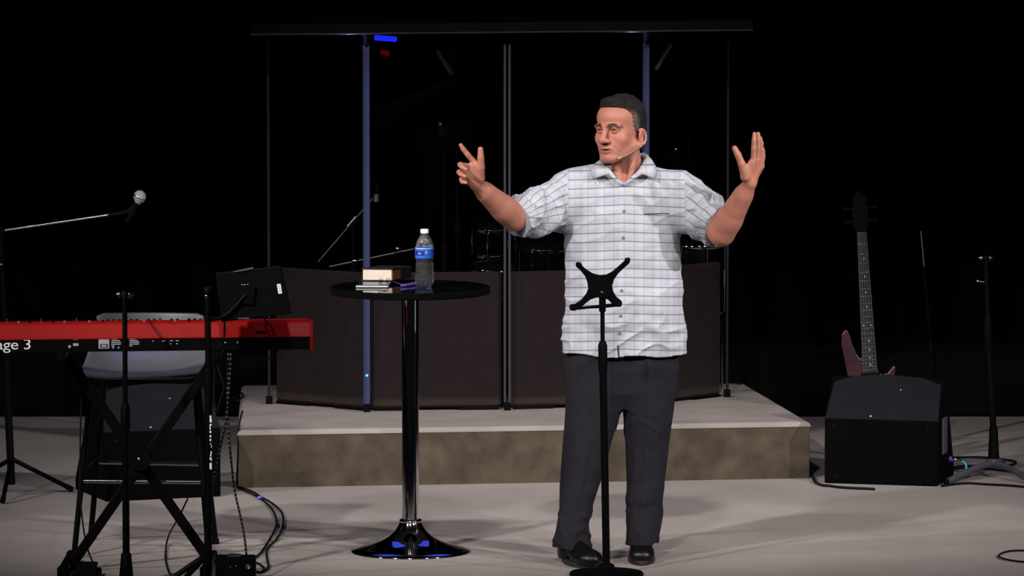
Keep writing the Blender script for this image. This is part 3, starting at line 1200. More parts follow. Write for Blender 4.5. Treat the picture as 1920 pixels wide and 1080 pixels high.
# hands: metacarpals fan out from the wrist, fingers are chains of three phalanges
def hand(W_, yw, knuck, fingers, thumb, er):
    w = A3(W_)
    for i, (kx, ky, kd) in enumerate(knuck):
        kn = P(kx, ky, yw - kd / 486.0)
        B_.rc(lerp(W_, kn, .12), kn, .0175, .0125 if i < 3 else .0118, .012)
    B_.rc(lerp(w, P(*knuck[1][:2], yw - knuck[1][2] / 486), .35), lerp(w, P(*knuck[2][:2], yw - knuck[2][2] / 486), .7), .016, .013, .012)
    radii = ((.0114, .0106, .0096, .0080), (.0116, .0108, .0098, .0082), (.0112, .0104, .0094, .0078), (.0100, .0092, .0084, .0070))
    for (kx, ky, kd), ch, rr in zip(knuck, fingers, radii):
        pts = [P(kx, ky, yw - kd / 486.0)] + [P(x, y, yw - d / 486.0) for (x, y, d) in ch]
        for i in range(3):
            B_.rc(pts[i], pts[i + 1], rr[i], rr[i + 1], .0035)
    pts = [P(x, y, yw - d / 486.0) for (x, y, d) in thumb]
    B_.rc(lerp(w, pts[0], .3), pts[0], .016, .0165, .014)
    B_.rc(pts[0], pts[1], .0185, .0148, .010)
    B_.rc(pts[1], pts[2], .0142, .0132, .004)
    B_.rc(pts[2], pts[3], .0132, .0108, .003)
    B_.rc(pts[0], P(*er), .014, .010, .014)         # web between thumb and index


hand(W1, W1.y, [(888, 303, 12), (877, 312, 15), (872, 325, 14), (873, 338, 8)],
     [[(877, 290, 18), (869, 280, 20), (864, 272, 21)],
      [(863, 309, 33), (866, 313, 45), (874, 318, 50)],
      [(861, 323, 31), (864, 327, 42), (872, 331, 46)],
      [(865, 337, 24), (867, 341, 33), (874, 343, 37)]],
     [(899, 334, 8), (902, 314, 17), (901.5, 296, 21), (901, 280, 22)], (892, 310, W1.y - .03))
hand(W2, W2.y, [(1413, 301, 14), (1420, 299, 3), (1425.5, 303, -8), (1428, 311, -19)],
     [[(1413.5, 279, 19), (1414, 264, 20), (1414.5, 251, 18)],
      [(1421, 276, 7), (1422, 262, 8), (1421.5, 251, 8)],
      [(1427, 281, -4), (1427, 269, -3), (1425.5, 259, -2)],
      [(1430.5, 294, -16), (1430.5, 284, -15), (1429, 275, -13)]],
     [(1398, 331, 11), (1390.5, 307, 20), (1384, 291, 23), (1377.5, 278, 24)], (1407, 306, W2.y - .03))

V, F = body.mesh((-0.26, -0.55, 0.02), (1.02, 0.24, 1.86), 0.0031)
V = relax(V, F, 1, .35)
# skin tone with the man's own colouring: lips, brows, ruddy nose and ears, shaved beard; plus painted lid shade
q = (V - A3(HC)) @ HM
L_, F_, U_ = q[:, 0], q[:, 1], q[:, 2]
tone = np.tile(np.array((0.45, 0.185, 0.130)), (len(V), 1))
near = (np.abs(L_) < .12) & (np.abs(F_) < .16) & (U_ > -.2) & (U_ < .2)


def paint(w, col):
    global tone
    w = (np.clip(w, 0, 1) * near)[:, None]
    tone = tone * (1 - w) + np.array(col) * w


paint(.5 * sstep(-U_, .045, .085) * sstep(F_, -.01, .04), (0.37, 0.150, 0.110))
paint(.55 * np.exp(-((F_ - .115) / .02) ** 2 - (L_ / .022) ** 2 - ((U_ + .04) / .025) ** 2), (0.50, 0.17, 0.13))
paint(.5 * sstep(np.abs(L_), .074, .082), (0.50, 0.19, 0.14))
lip = np.exp(-((U_ + .0805) / .0085) ** 4 - (L_ / .032) ** 6) * (F_ > .07)
paint(lip * .8, (0.28, 0.075, 0.062))
arch = .0175 - .006 * ((np.abs(L_) - .03) / .02) ** 2
paint(1.0 * np.exp(-((U_ - arch) / .0060) ** 4 - ((np.abs(L_) - .034) / .024) ** 6) * (F_ > .05), (0.020, 0.012, 0.010))
paint(.6 * np.exp(-((U_ - .002) / .010) ** 4 - ((np.abs(L_) - .033) / .020) ** 4) * (F_ > .06), (0.15, 0.060, 0.046))  # socket shade over the upper lids, put into the skin tone
bd = skin_obj('body', V, F, M['skin'], man, {'tone': np.concatenate([tone, np.ones((len(V), 1))], 1)})

# eyes
for s_ in (-1, 1):
    c = H(s_ * .032, .0735, -.003)
    b = MB(); b.ball(c, .0125, 20, 12)
    e = b.build('eye', M['eyewhite'], man)
    b = MB(); d_ = Vector(HF * .0112 + HL * -.003)
    b.ball(Vector(c) + d_ * .62, (.0078, .0078, .0078), 14, 8)
    b.build('iris', M['iris'], e)

# hair
hair = Field()
hair.el(H(0, -.022, .038), (.0875, .1050, .0955), HM, .02)
hair.el(H(0, .036, .050), (.070, .062, .056), HM, .02)
hair.el(H(0.0, .045, .103), (.050, .038, .022), HM, .02)
hair.el(H(0, -.060, -.035), (.070, .062, .070), HM, .03)
hair.rc(H(0, -.05, -.05), H(0, -.05, -.085), .058, .056, .02)


def hair_post(p, d):
    q = (p - A3(HC)) @ HM
    l, f, u = np.abs(q[:, 0]), q[:, 1], q[:, 2]
    nz = vnoise(p * 160) * .0022 + vnoise(p * 420) * .001
    # hairline: largest f that is still hair, at each height
    fmax = np.interp(u, (-.10, -.055, -.05, -.03, -.018, .02, .060, .078, .088, .13), (-.045, -.045, -.034, .004, .012, .022, .030, .050, .098, .12))
    g = np.maximum((f - fmax) * .8, -(u + .088))
    g = g + nz * 1.5
    return np.maximum(d + nz, g)


hair.post = hair_post
lo = np.min([H(a, b_, c) for a in (-.12, .12) for b_ in (-.15, .14) for c in (-.13, .15)], axis=0)
hi = np.max([H(a, b_, c) for a in (-.12, .12) for b_ in (-.15, .14) for c in (-.13, .15)], axis=0)
V, F = hair.mesh(lo, hi, .0026)
q = (V - A3(HC)) @ HM
fm_ = np.interp(q[:, 2], (-.03, .02, .060, .078), (.004, .022, .030, .050)) * 1.1
w = sstep(-q[:, 2], -.082, -.045) * sstep(q[:, 1] - fm_, -.042, -.010) + .6 * sstep(-q[:, 2], -.01, .05) * sstep(q[:, 1], -.06, -.01)
w = np.clip(w + vnoise(V * 90) * .12, 0, 1)[:, None]
tone = np.array((0.011, 0.0085, 0.008)) * (1 - w) + np.array((0.13, 0.09, 0.073)) * w
skin_obj('hair', V, F, M['hair'], man, {'tone': np.concatenate([tone, np.ones((len(V), 1))], 1)})

# ---------------------------------------------------------------- shirt
SL1 = [(P(1080, 372, 0.0), .102), (P(1014, 395, -.075), .086), (P(970, 412, -.150), .071)]
SL2 = [(P(1268, 376, 0.0), .102), (P(1311, 400, -.080), .091), (P(1346, 425, -.150), .074)]
sh = Field()
sh.loft(tz, tcx, ty, tw, td, .02, cap=True)
for S_ in ((1124, 357, 1078, 367), (1218, 362, 1272, 371)):
    sh.rc(P(S_[0], S_[1], .01), P(S_[2], S_[3], .0), .104, .100, .03)
sh.rc(P(1172, 345, .03), P(1172, 360, .0), .085, .10, .03)
for SL in (SL1, SL2):
    for i in (0, 1):
        sh.rc(SL[i][0], SL[i + 1][0], SL[i][1], SL[i + 1][1], .045)
zh = P(1165, 668, -.12).z
NK0, NK1, NK2, NK3 = A3(P(1169, 348, -.130)), A3(P(1171, 334, -.105)), A3(P(1174, 314, -.045)), A3(P(1180, 280, .005))


def frame_of(SL):
    a, b_ = A3(SL[1][0]), A3(SL[2][0])
    t = (b_ - a) / np.linalg.norm(b_ - a)
    return A3(SL[0][0]), b_, t


def cuff_dist(p, SL, tilt):
    a, e, t = frame_of(SL)
    t = t + tilt
    t = t / np.linalg.norm(t)
    return (p - e) @ t, t


def shirt_post(p, d):
    x, y, z = p[:, 0], p[:, 1], p[:, 2]
    # cloth folds
    n1 = vnoise(np.stack([x * 9 + z * 3, y * 9, z * 5 - x * 3], 1))
    n2 = vnoise(np.stack([x * 17 - z * 14, y * 14, z * 19 + x * 9], 1) + 7)
    lowr = sstep(-z, -1.25, -.95)
    d = d + n1 * .006 + n2 * .0035
    ridge = 1 - np.abs(vnoise(np.stack([x * 6 + z * 7, y * 6, z * 15 - x * 8], 1) + 31))
    d = d - (ridge ** 4 - .3) * .009 * (0.40 + .60 * lowr)
    for SL, sg in ((SL1, -1), (SL2, 1)):
        a, e, t = frame_of(SL)
        s_ = (p - a) @ t
        xs_ = P(1064, 360, 0).x if sg < 0 else P(1283, 360, 0).x
        rad_ = np.linalg.norm((p - a) - s_[:, None] * t, axis=1)
        w = sstep(s_, .06, .13) * sstep(-rad_, -.16, -.12) * sstep((x - xs_) * sg, -.01, .03)
        rel = p - a
        up = rel[:, 2]
        fold = np.sin((s_ * 62 + up * 34 * sg * -1) + 2.2 * vnoise(p * 11 + 3))
        d = d - w * (fold * .0060 + (1 - np.abs(vnoise(np.stack([s_ * 22 + up * 10, up * 26, p[:, 1] * 16], 1) + 51))) ** 3 * .010 - .003)
        cd, _ = cuff_dist(p, SL, np.array((0, 0, 0)))
        w2 = w * (cd > -.042) * (cd < .02)
        d = d - w2 * .0045                               # turned-up cuff
        cut = np.where(rad_ < .19, cd, -1.0)
        cut = np.where(s_ > 0, cut, -1.0)
        d = np.maximum(d, cut)
        # hollow end
        inner = d + .007
        holl = np.maximum(inner, -(cd + .055))
        holl = np.where((cd > -.07) & (s_ > .05) & (rad_ < .19), holl, 1.0)
        d = np.maximum(d, -holl)
    # hem
    hz = zh + .010 * (x - .43) * -1.2 + .004 * np.sin(x * 30) + .004 * vnoise(p * 8)
    zl = hz - z
    d0 = d
    slit = np.maximum(np.abs(x - P(1160, 650, -.15).x + (z - zh) * .06) - .004, np.maximum(z - (zh + .048), y + .02))
    d = np.maximum(d, zl)
    holl = np.maximum(d0 + .008, z - (hz + .10))
    d = np.maximum(d, -holl)
    d = np.maximum(d, -slit)
    # neck opening
    def rcd(a, b_, ra, rb):
        ab = b_ - a
        t = np.clip((p - a) @ ab / (ab @ ab), 0, 1)
        return np.sqrt((((p - a) - t[:, None] * ab) ** 2).sum(1)) - (ra + (rb - ra) * t)
    nk = np.minimum(np.minimum(rcd(NK0, NK1, .002, .022), rcd(NK1, NK2, .022, .055)), rcd(NK2, NK3, .055, .082))
    d = np.maximum(d, -nk)
    # front placket: a raised band down the middle, and the chest pocket on his left
    xc = np.interp(z, (P(0, 660, 0).z, P(0, 350, 0).z), (P(1161, 660, -.14).x, P(1170, 350, -.12).x))
    band = (np.abs(x - xc) < .017) & (y < -.03) & (z < P(0, 352, 0).z)
    d = np.where(band, d - .0018, d)
    pk = (np.abs(x - P(1231, 430, -.1).x) < .052) & (z < P(0, 402, -.1).z) & (z > P(0, 462, -.1).z) & (y < -.02)
    d = np.where(pk, d - .0016, d)
    return d


sh.post = shirt_post
V, F = sh.mesh((-0.10, -0.36, 0.72), (0.98, 0.24, 1.62), 0.0036)
V = relax(V, F, 1, .3)
# weave coordinates: x counts the pale lines, y the strong ones
cl = np.zeros((len(V), 3))
zc = np.clip(V[:, 2], min(tz), max(tz))
o_ = np.argsort(tz)
ci = np.interp(zc, np.array(tz)[o_], np.array(tcx)[o_])
wi = np.interp(zc, np.array(tz)[o_], np.array(tw)[o_])
di = np.interp(zc, np.array(tz)[o_], np.array(td)[o_])
ang = np.arctan2((V[:, 0] - ci) / .228, -(V[:, 1]) / .14)
dx_ = V[:, 0] - P(1169, 500, 0).x
cl[:, 0] = dx_ * (1 + .35 * (dx_ / .23) ** 2)
cl[:, 1] = V[:, 2] + .012 * np.abs(ang)
for SL, sg in ((SL1, -1), (SL2, 1)):
    a, e, t = frame_of(SL)
    a2 = A3(SL[0][0])
    s_ = (V - a2) @ t
    ax1 = np.cross(t, (0, 1, 0)); ax1 /= np.linalg.norm(ax1)
    ax2 = np.cross(t, ax1)
    rel = V - a2
    th = np.arctan2(rel @ ax1, rel @ ax2)
    xs = P(1064, 360, 0).x if sg < 0 else P(1283, 360, 0).x
    sel = (V[:, 0] < xs + .0 * V[:, 2]) if sg < 0 else (V[:, 0] > xs)
    sel &= (np.linalg.norm(rel - s_[:, None] * t, axis=1) < .16) & (V[:, 2] > P(0, 470, 0).z)
    cl[sel, 0] = s_[sel]
    cl[sel, 1] = th[sel] * .088
shirt = skin_obj('shirt', V, F, M['shirt'], man, {'cloth': cl})

# collar: two turned-down leaves joined round the neck
def cloth_patch(name, rows, parent, thick=.003, uvo=(0, 0)):
    nr, nc = len(rows), len(rows[0])
    vs = [A3(p) for r_ in rows for p in r_]
    fs = [(i * nc + j, i * nc + j + 1, (i + 1) * nc + j + 1, (i + 1) * nc + j) for i in range(nr - 1) for j in range(nc - 1)]
    V_ = np.array(vs)
    o = skin_obj(name, V_, np.array(fs), M['shirt'], parent,
                 {'cloth': np.stack([V_[:, 0] * 1.0 + uvo[0], V_[:, 2] * .7 + uvo[1], V_[:, 2] * 0], 1)})
    so = o.modifiers.new('thickness', 'SOLIDIFY')
    so.thickness = thick
    so.offset = 0
    return o


# each column: inner neck edge, fold top, mid leaf, outer leaf edge
colr = [
    (P(1168, 347, -.112), P(1168, 345, -.116), P(1167, 346, -.118), P(1166, 348, -.119)),
    (P(1159, 337, -.103), P(1156, 334, -.110), P(1154, 336, -.113), P(1153, 339, -.114)),
    (P(1148, 324, -.088), P(1145, 320, -.098), P(1143, 322, -.104), P(1141, 326, -.106)),
    (P(1146, 321, -.084), P(1142, 317, -.095), P(1128, 324, -.115), P(1113, 335, -.122)),
    (P(1138, 314, -.060), P(1132, 309, -.068), P(1119, 315, -.085), P(1108, 324, -.095)),
    (P(1133, 308, -.015), P(1126, 303, -.018), P(1116, 307, -.028), P(1109, 314, -.036)),
    (P(1138, 303, .045), P(1131, 297, .055), P(1122, 302, .065), P(1116, 309, .070)),
    (P(1172, 297, .082), P(1172, 291, .095), P(1172, 299, .108), P(1172, 310, .112)),
    (P(1203, 294, .055), P(1209, 287, .065), P(1216, 294, .072), P(1221, 304, .076)),
    (P(1208, 298, .000), P(1215, 292, -.004), P(1222, 300, -.016), P(1229, 311, -.024)),
    (P(1204, 308, -.045), P(1210, 303, -.052), P(1221, 311, -.072), P(1231, 323, -.084)),
    (P(1197, 320, -.075), P(1201, 315, -.085), P(1213, 322, -.105), P(1225, 334, -.114)),
    (P(1195, 323, -.080), P(1198, 319, -.090), P(1200, 322, -.098), P(1203, 326, -.102)),
    (P(1181, 335, -.100), P(1184, 332, -.106), P(1187, 334, -.110), P(1188, 337, -.112)),
    (P(1169, 347, -.112), P(1170, 345, -.116), P(1171, 346, -.118), P(1171, 348, -.119)),
]
cloth_patch('collar', colr, shirt)
# buttons
dep = bpy.context.evaluated_depsgraph_get()
tree_v = V


def front_y(px, py):
    p = P(px, py, -.13)
    d2 = (V[:, 0] - p.x) ** 2 + (V[:, 2] - p.z) ** 2
    i = np.argsort(d2)[:40]
    return V[i, 1].min()


for (px, py) in ((1170.5, 396), (1169, 446), (1167, 496), (1165.5, 545), (1164, 592), (1162, 625)):
    y = front_y(px, py)
    p = P(px, py, y - .0005)
    b = MB()
    b.lathe([(0.0, .0022), (.0035, .0022), (.0045, .0030), (.0058, .0026), (.0060, .0), (.0055, -.001)], p, 16, (0, -1, 0))
    b.build('button', M['button'], shirt)
p = P(1231, 400, -.1)
pts = []
for t in np.linspace(-.05, .05, 9):
    yy = front_y(960 + (p.x + t) * 484, 401)
    pts.append((p.x + t, yy - .001, p.z))
b = MB(); b.tube(pts, .0016, 6)
b.build('pocket_hem', M['shirt'], shirt)

# ---------------------------------------------------------------- trousers
tr = Field()
for T in (LZA, LZB):
    tr.loft(T[0], T[1], T[2], T[3], T[4], .012)
tr.loft([P(0, 762, 0).z, P(0, 735, 0).z, P(0, 690, 0).z, P(0, 610, 0).z], [P(1165, 700, 0).x] * 4, [-.005] * 4, [.165, .205, .216, .205], [.075, .106, .120, .116], .03)
zA, zB = min(LZA[0]), min(LZB[0])


def tr_post(p, d):
    x, y, z = p[:, 0], p[:, 1], p[:, 2]
    low = sstep(-z, -.42, -.10)
    knee = np.exp(-((z - .50) / .07) ** 2)
    n1 = vnoise(np.stack([x * 12, y * 12, z * 5], 1) + 11)
    n2 = vnoise(np.stack([x * 10 + z * 12, y * 10, z * 26 - x * 14], 1) + 3)
    rid = 1 - np.abs(vnoise(np.stack([x * 9 - z * 5, y * 9, z * 17 + x * 12], 1) + 77))
    d = d + n1 * .005 + n2 * .008 * low - (rid ** 5 - .2) * (.007 * low + .005 * knee)
    # pressed crease down the front of each leg
    for T in (LZA, LZB):
        o_ = np.argsort(T[0])
        cx_ = np.interp(z, np.array(T[0])[o_], np.array(T[1])[o_])
        cy_ = np.interp(z, np.array(T[0])[o_], np.array(T[2])[o_])
        cr = np.exp(-((x - cx_) / .012) ** 2) * (y < cy_) * (z < .82)
        d = d - cr * .006
    d0 = d
    hem = np.where(x < P(1150, 900, 0).x, zA + .012 + (x - P(1074, 1020, -.1).x) * -.02, zB + .010)
    hem = hem + .006 * np.sin(x * 40 + y * 25)
    d = np.maximum(d, hem - z)
    d = np.maximum(d, -np.maximum(d0 + .007, z - (hem + .05)))
    return d


tr.post = tr_post
V, F = tr.mesh((0.12, -0.26, 0.03), (0.72, 0.20, 0.98), 0.0040)
V = relax(V, F, 1, .3)
skin_obj('trousers', V, F, M['trouser'], man)

# ---------------------------------------------------------------- shoes
def shoe(heel, toe, ankle):
    heel, toe, ankle = Vector(heel), Vector(toe), Vector(ankle)
    t = (toe - heel).normalized()
    s_ = Vector((-t.y, t.x, 0))
    ln = (toe - heel).length
    rot = np.array(Matrix((s_, t, UP)).transposed())
    fld = Field()
    at_ = lambda f, l, z: heel + t * (f * ln) + s_ * l + UP * z
    fld.el(at_(.17, 0, .040), (.040, .055, .052), rot, .02)
    fld.el(at_(.72, 0, .032), (.052, .085, .040), rot, .02)
    fld.el(at_(.86, 0, .030), (.046, .040, .034), rot, .02)
    fld.rc(at_(.62, 0, .045), at_(.30, 0, .085), .034, .036, .03)
    fld.rc(at_(.24, 0, .06), ankle.lerp(at_(.24, 0, 0), .5) + UP * .10, .042, .042, .02)

    def post(p, d):
        q = (p - A3(heel)) @ rot
        cap_ = np.exp(-((q[:, 1] / ln - .74) / .012) ** 2) * (q[:, 2] > .02)
        d = d + cap_ * .0015
        return np.maximum(d, .016 - p[:, 2])
    fld.post = post
    c_ = A3((heel + toe) / 2)
    V_, F_ = fld.mesh(c_ - (.2, .2, c_[2]) , c_ + (.2, .2, .20), .0036)
    o = skin_obj('shoe', V_, F_, M['shoe'], man)
    b = MB(); b.tube([at_(.26, 0, .05), ankle.lerp(at_(.24, 0, 0), .5) + UP * .10, ankle + UP * .14], [.046, .047, .044], 18); b.build('sock', M['cable'], man)
    outline = []
    for i in range(28):
        a = 2 * PI * i / 28
        f = .5 - .5 * math.cos(a)
        wdt = .034 + .022 * math.sin(min(1, max(0, (f - .15) / .85)) * PI * .72)
        outline.append(at_(f * 1.0, math.sin(a) * (wdt if 0.03 < f < .97 else wdt * .9), 0.0))
    b = MB(); b.prism(outline, (0, 0, .019)); b.build('sole', M['sole'], o, bevel=.003)
    for k in range(4):
        f = .56 - .065 * k
        z = .070 + .020 * k
        b = MB(); b.tube(arc([at_(f, -.026, z - .012), at_(f + .01, 0, z + .006 + .004), at_(f, .026, z - .012)], 3), .0022, 6)
        b.build('lace', M['cable'], o)


shoe(G(1056, 1052), G(1115, 1066.5), (LZA[1][-1], LZA[2][-1], 0))
shoe(G(1202, 1036), G(1203, 1061.5), (LZB[1][-1], LZB[2][-1], 0))

# ring and headset microphone
rp = P(1427, 274, W2.y + 3.5 / 486)
b = MB(); b.lathe([(.0092, -.002), (.0100, -.0025), (.0102, 0), (.0100, .0025), (.0092, .002)], rp, 20, (0.0, 0.05, 1)); b.build('ring', M['gold'], man)
hs = arc([Vector(H(.070, -.052, -.020)), Vector(H(.080, -.046, -.040)), Vector(H(.084, -.030, -.062)), Vector(H(.085, -.008, -.073)), Vector(H(.082, .010, -.077)), Vector(H(.074, .040, -.092)), Vector(H(.054, .082, -.110))], 5)
hm = MB(); hm.tube(hs, .0010, 8)
ho = hm.build('headset_microphone', M['beige'], man)
b = MB(); b.tube([hs[-2], Vector(H(.048, .088, -.113))], [.0022, .0032], 10); b.build('capsule', M['beige'], ho)
b = MB(); b.ball(Vector(H(.086, -.006, -.072)), .0040, 10, 8); b.build('ear_joint', M['steel'], ho)
# ================================================================ CENTRE: bar table with its things
tc = G(770, 1035)
ZT_ = P(765, 537, tc.y).z
table = thing('bar_table', 'round black-topped bar table on a chrome column and flared chrome foot', 'table', tc)
tc0 = Vector((tc.x, tc.y, 0))
b = MB()
b.lathe([(.236, .0), (.237, .004), (.234, .008), (.20, .018), (.155, .030), (.115, .045), (.085, .063), (.062, .085), (.048, .108), (.043, .122)], tc0, 64)
b.build('flared_foot', M['chrome'], table)
b = MB()
b.lathe([(.0335, .118), (.0335, .60), (.0335, ZT_ - .04)], tc0, 40)
b.build('column', M['chrome'], table)
b = MB()
b.lathe([(.043, .118), (.046, .124), (.043, .131), (.034, .133)], tc0, 40)
b.build('column_collar', M['chrome'], table)
b = MB()
b.lathe([(.034, ZT_ - .050), (.040, ZT_ - .043), (.058, ZT_ - .036), (.060, ZT_ - .028)], tc0, 40)
b.build('mounting_plate', M['chrome'], table)
rt = .314
b = MB()
b.lathe([(0, ZT_ - .004), (rt - .0035, ZT_ - .004), (rt - .0032, ZT_), (0, ZT_)], tc0, 96, smooth=False)
b.build('tabletop', M['gloss'], table)
b = MB()
b.lathe([(0, ZT_ - .028), (rt - .003, ZT_ - .028), (rt - .0006, ZT_ - .0265), (rt, ZT_ - .024), (rt, ZT_ - .004), (rt - .0006, ZT_ - .0015), (rt - .003, ZT_ - .0002), (rt - .0035, ZT_ - .003)], tc0, 96)
b.build('edge_band', M['matte'], table)


def on_table(px, py, z=None):
    return atz(px, py, ZT_ if z is None else z)


# thick book, corner towards the room
cn = on_table(735, 533)
t = thing('book', 'thick dark-covered book with pale page edges lying on the black tabletop', 'book', cn)
dA = Vector((-1, .16, 0)).normalized()      # along the pale face, to the left
dB = Vector((.50, 1, 0)).normalized()       # along the gilt face, away
wA, wB, hB = .117, .155, .049
rot = basis(-dA, UP)


def slabq(o0, z0, z1, a0, a1, b0, b1, m, name, par, bev=.002):
    bb_ = MB()
    q = [o0 + dA * a + dB * c + UP * z0 for (a, c) in ((a0, b0), (a1, b0), (a1, b1), (a0, b1))]
    bb_.prism(q, (0, 0, z1 - z0))
    return bb_.build(name, m, par, bevel=bev)


zb_ = .013
slabq(cn, zb_, zb_ + .003, -.005, wA + .006, -.005, wB, M['leather'], 'back_cover', t, .001)
slabq(cn, zb_ + hB - .003, zb_ + hB, -.005, wA + .006, -.005, wB, M['leather'], 'front_cover', t, .001)
slabq(cn, zb_ + .003, zb_ + hB - .003, .002, wA, 0, wB - .004, M['page'], 'page_block', t, .001)
slabq(cn, zb_ + .004, zb_ + hB - .004, -.0008, .004, .003, wB * .5, M['gilt'], 'gilt_edge', t, .0005)
slabq(cn, zb_ + .002, zb_ + hB - .002, -.006, -.003, wB * .42, wB, M['leather'], 'cover_flap', t, .001)
b = MB()
rb0 = cn + UP * (zb_ + .004)
rib = arc([on_table(737, 528, ZT_ + .012), on_table(752, 533, ZT_ + .006), on_table(768, 535.5, ZT_ + .003), on_table(776, 531, ZT_ + .004)], 5)
for i in range(len(rib) - 1):
    pass
vs = []
for p in rib:
    vs += [p + Vector((0, -.006, .0)), p + Vector((0, .006, .0)), p + Vector((0, .006, .0012)), p + Vector((0, -.006, .0012))]
fs = []
for i in range(len(rib) - 1):
    for k in range(4):
        fs.append((i * 4 + k, i * 4 + (k + 1) % 4, i * 4 + 4 + (k + 1) % 4, i * 4 + 4 + k))
b.add(vs, fs, True)
b.build('bookmark_ribbon', M['purple'], t)
# tablet under the book
o0 = on_table(728, 540)
dA_, dB_ = dA, dB
t = thing('tablet', 'thin tablet with a pale edge lying under the thick book', 'tablet', o0)
dA, dB = Vector((-1, .03, 0)).normalized(), Vector((.03, 1, 0)).normalized()
slabq(o0, 0.0005, .0085, 0, .128, 0, .175, M['tabletback'], 'body', t, .003)
slabq(o0, .0085, .0115, .002, .126, .002, .173, M['greenglass'], 'glass_front', t, .001)
dA, dB = dA_, dB_
# purple cased pen beside the book
pA, pB = on_table(752, 536, ZT_ + .006), on_table(786, 531, ZT_ + .006)
t = thing('pen', 'purple pen lying between the thick book and the water bottle', 'pen', pA)
b = MB(); b.tube([pA, pA.lerp(pB, .04), pB], [.002, .0055, .0055], 12); b.build('barrel', M['purple'], t)
b = MB(); b.tube([pA.lerp(pB, .55) + UP * .0065, pB + UP * .0065], .0015, 6); b.build('clip', M['bluetie'], t)
# folded eyeglasses on the tablet
g0 = on_table(721, 531, ZT_ + .0125)
t = thing('eyeglasses', 'small folded eyeglasses resting on the tablet against the thick book', 'eyeglasses', g0)
for k, dx in enumerate((-.013, .013)):
    b = MB()
    ring_ = [g0 + Vector((dx + math.cos(a) * .0115, -.012, .010 + math.sin(a) * .0095)) for a in np.linspace(0, 2 * PI, 17)]
    b.tube(ring_, .0011, 6, caps=False)
    b.build('lens_rim', M['steel'], t)
    b = MB()
    b.lathe([(0, 0), (.011, 0)], g0 + Vector((dx, -.012, .010)), 16, (0, -1, 0))
    b.build('lens', M['acrylic'], t)
b = MB(); b.tube([g0 + Vector((-.024, -.010, .012)), g0 + Vector((.022, .002, .0015))], .0012, 6); b.build('temple_arm', M['cable'], t)
b = MB(); b.tube([g0 + Vector((.024, -.010, .012)), g0 + Vector((-.022, .004, .0015))], .0012, 6); b.build('temple_arm', M['cable'], t)

# water bottle
bo = on_table(796, 539)
t = thing('water_bottle', 'small clear plastic water bottle with a blue label and white cap on the table', 'bottle', bo)
k_ = .0375


def foot5(w, r, h):
    if h < .032:
        return r * (1 - .20 * (1 - h / .032) * (.5 + .5 * math.cos(5 * w)))
    return r


prof = [(.020, .003), (.030, .0005), (.0355, .010), (.0375, .022), (.0375, .034)]
for i in range(7):
    z = .036 + i * .0078
    prof += [(.0372 - i * .0002, z), (.0345 - i * .0002, z + .0030), (.0368 - i * .0002, z + .0062)]
prof += [(.0345, .092), (.0325, .100), (.0345, .108), (.0365, .114), (.0365, .158), (.0355, .163), (.0335, .172), (.029, .186), (.022, .200), (.0150, .210), (.0135, .214), (.0135, .220)]
b = MB(); b.lathe(prof, bo, 60, fn=foot5); b.build('body', M['bottle'], t)
b = MB(); b.lathe([(.0372, .117), (.0372, .156)], bo, 48); b.f = b.f[:-2]; b.sm = b.sm[:-2]
lb_ = b.build('label', M['label'], t)
b = MB()
vs, fs = [], []
for i in range(13):
    a = R(-160 + i * 6.0)
    for z in (.128, .146):
        vs.append(bo + Vector((math.cos(a) * .0375, math.sin(a) * .0375, z)))
for i in range(12):
    fs.append((2 * i, 2 * i + 2, 2 * i + 3, 2 * i + 1))
b.add(vs, fs, True); b.build('label_panel', M['labeldark'], lb_)
b = MB()
for z0, z1 in ((.1545, .1575),):
    b.lathe([(.0374, z0), (.0374, z1)], bo, 48); b.f = b.f[:-2]; b.sm = b.sm[:-2]
b.build('label_band', M['white'], lb_)
mw = Matrix.Translation(bo + Vector((-.0245, -.0295, .1335))) @ Matrix.Rotation(R(-38), 4, 'Z') @ Matrix.Rotation(PI / 2, 4, 'X')
text('label_lettering', 'Life', .010, M['white'], lb_, mw)
b = MB()
for i in range(5):
    b.box(bo + Vector((.004 + (i % 3) * .004, -.0374, .138 + (i // 2) * .004)), (.003, .0006, .0022))
b.build('label_print', M['cap'], lb_)
b = MB(); b.lathe([(.0155, .214), (.0160, .216), (.0160, .228), (.0148, .2305), (0, .2305)], bo, 40, fn=lambda w, r, h: r * (1 + .012 * math.cos(24 * w)) if r > .015 else r)
b.build('cap', M['cap'], t)

# ================================================================ tablet holder stand in front of the man
yS = -.47
sb_ = Vector((P(1137, 1075, yS).x, yS, 0))
top = P(1130, 548, yS)
t = thing('tablet_stand', 'slim black floor stand with an empty X-shaped tablet holder, before the man', 'stand', sb_)
b = MB()
b.lathe([(.142, 0), (.143, .006), (.138, .013), (.09, .020), (.035, .026), (.028, .042), (.016, .048)], sb_, 48)
b.build('round_base', M['blackmetal'], t)
b = MB(); b.tube([sb_ + UP * .04, P(1130, 655, yS)], .0145, 16); b.build('lower_tube', M['blackmetal'], t)
b = MB(); b.tube([P(1130.5, 700, yS), P(1130.5, 690, yS), P(1130, 648, yS), P(1130, 640, yS)], [.0155, .0175, .0175, .012], 16); b.build('clutch', M['black'], t)
b = MB(); b.tube([P(1130, 660, yS), P(1129.5, 560, yS)], .0085, 14); b.build('upper_tube', M['blackmetal'], t)
b = MB(); b.tube([P(1129.5, 584, yS), P(1129.5, 556, yS)], .0130, 14); b.build('neck_socket', M['black'], t)
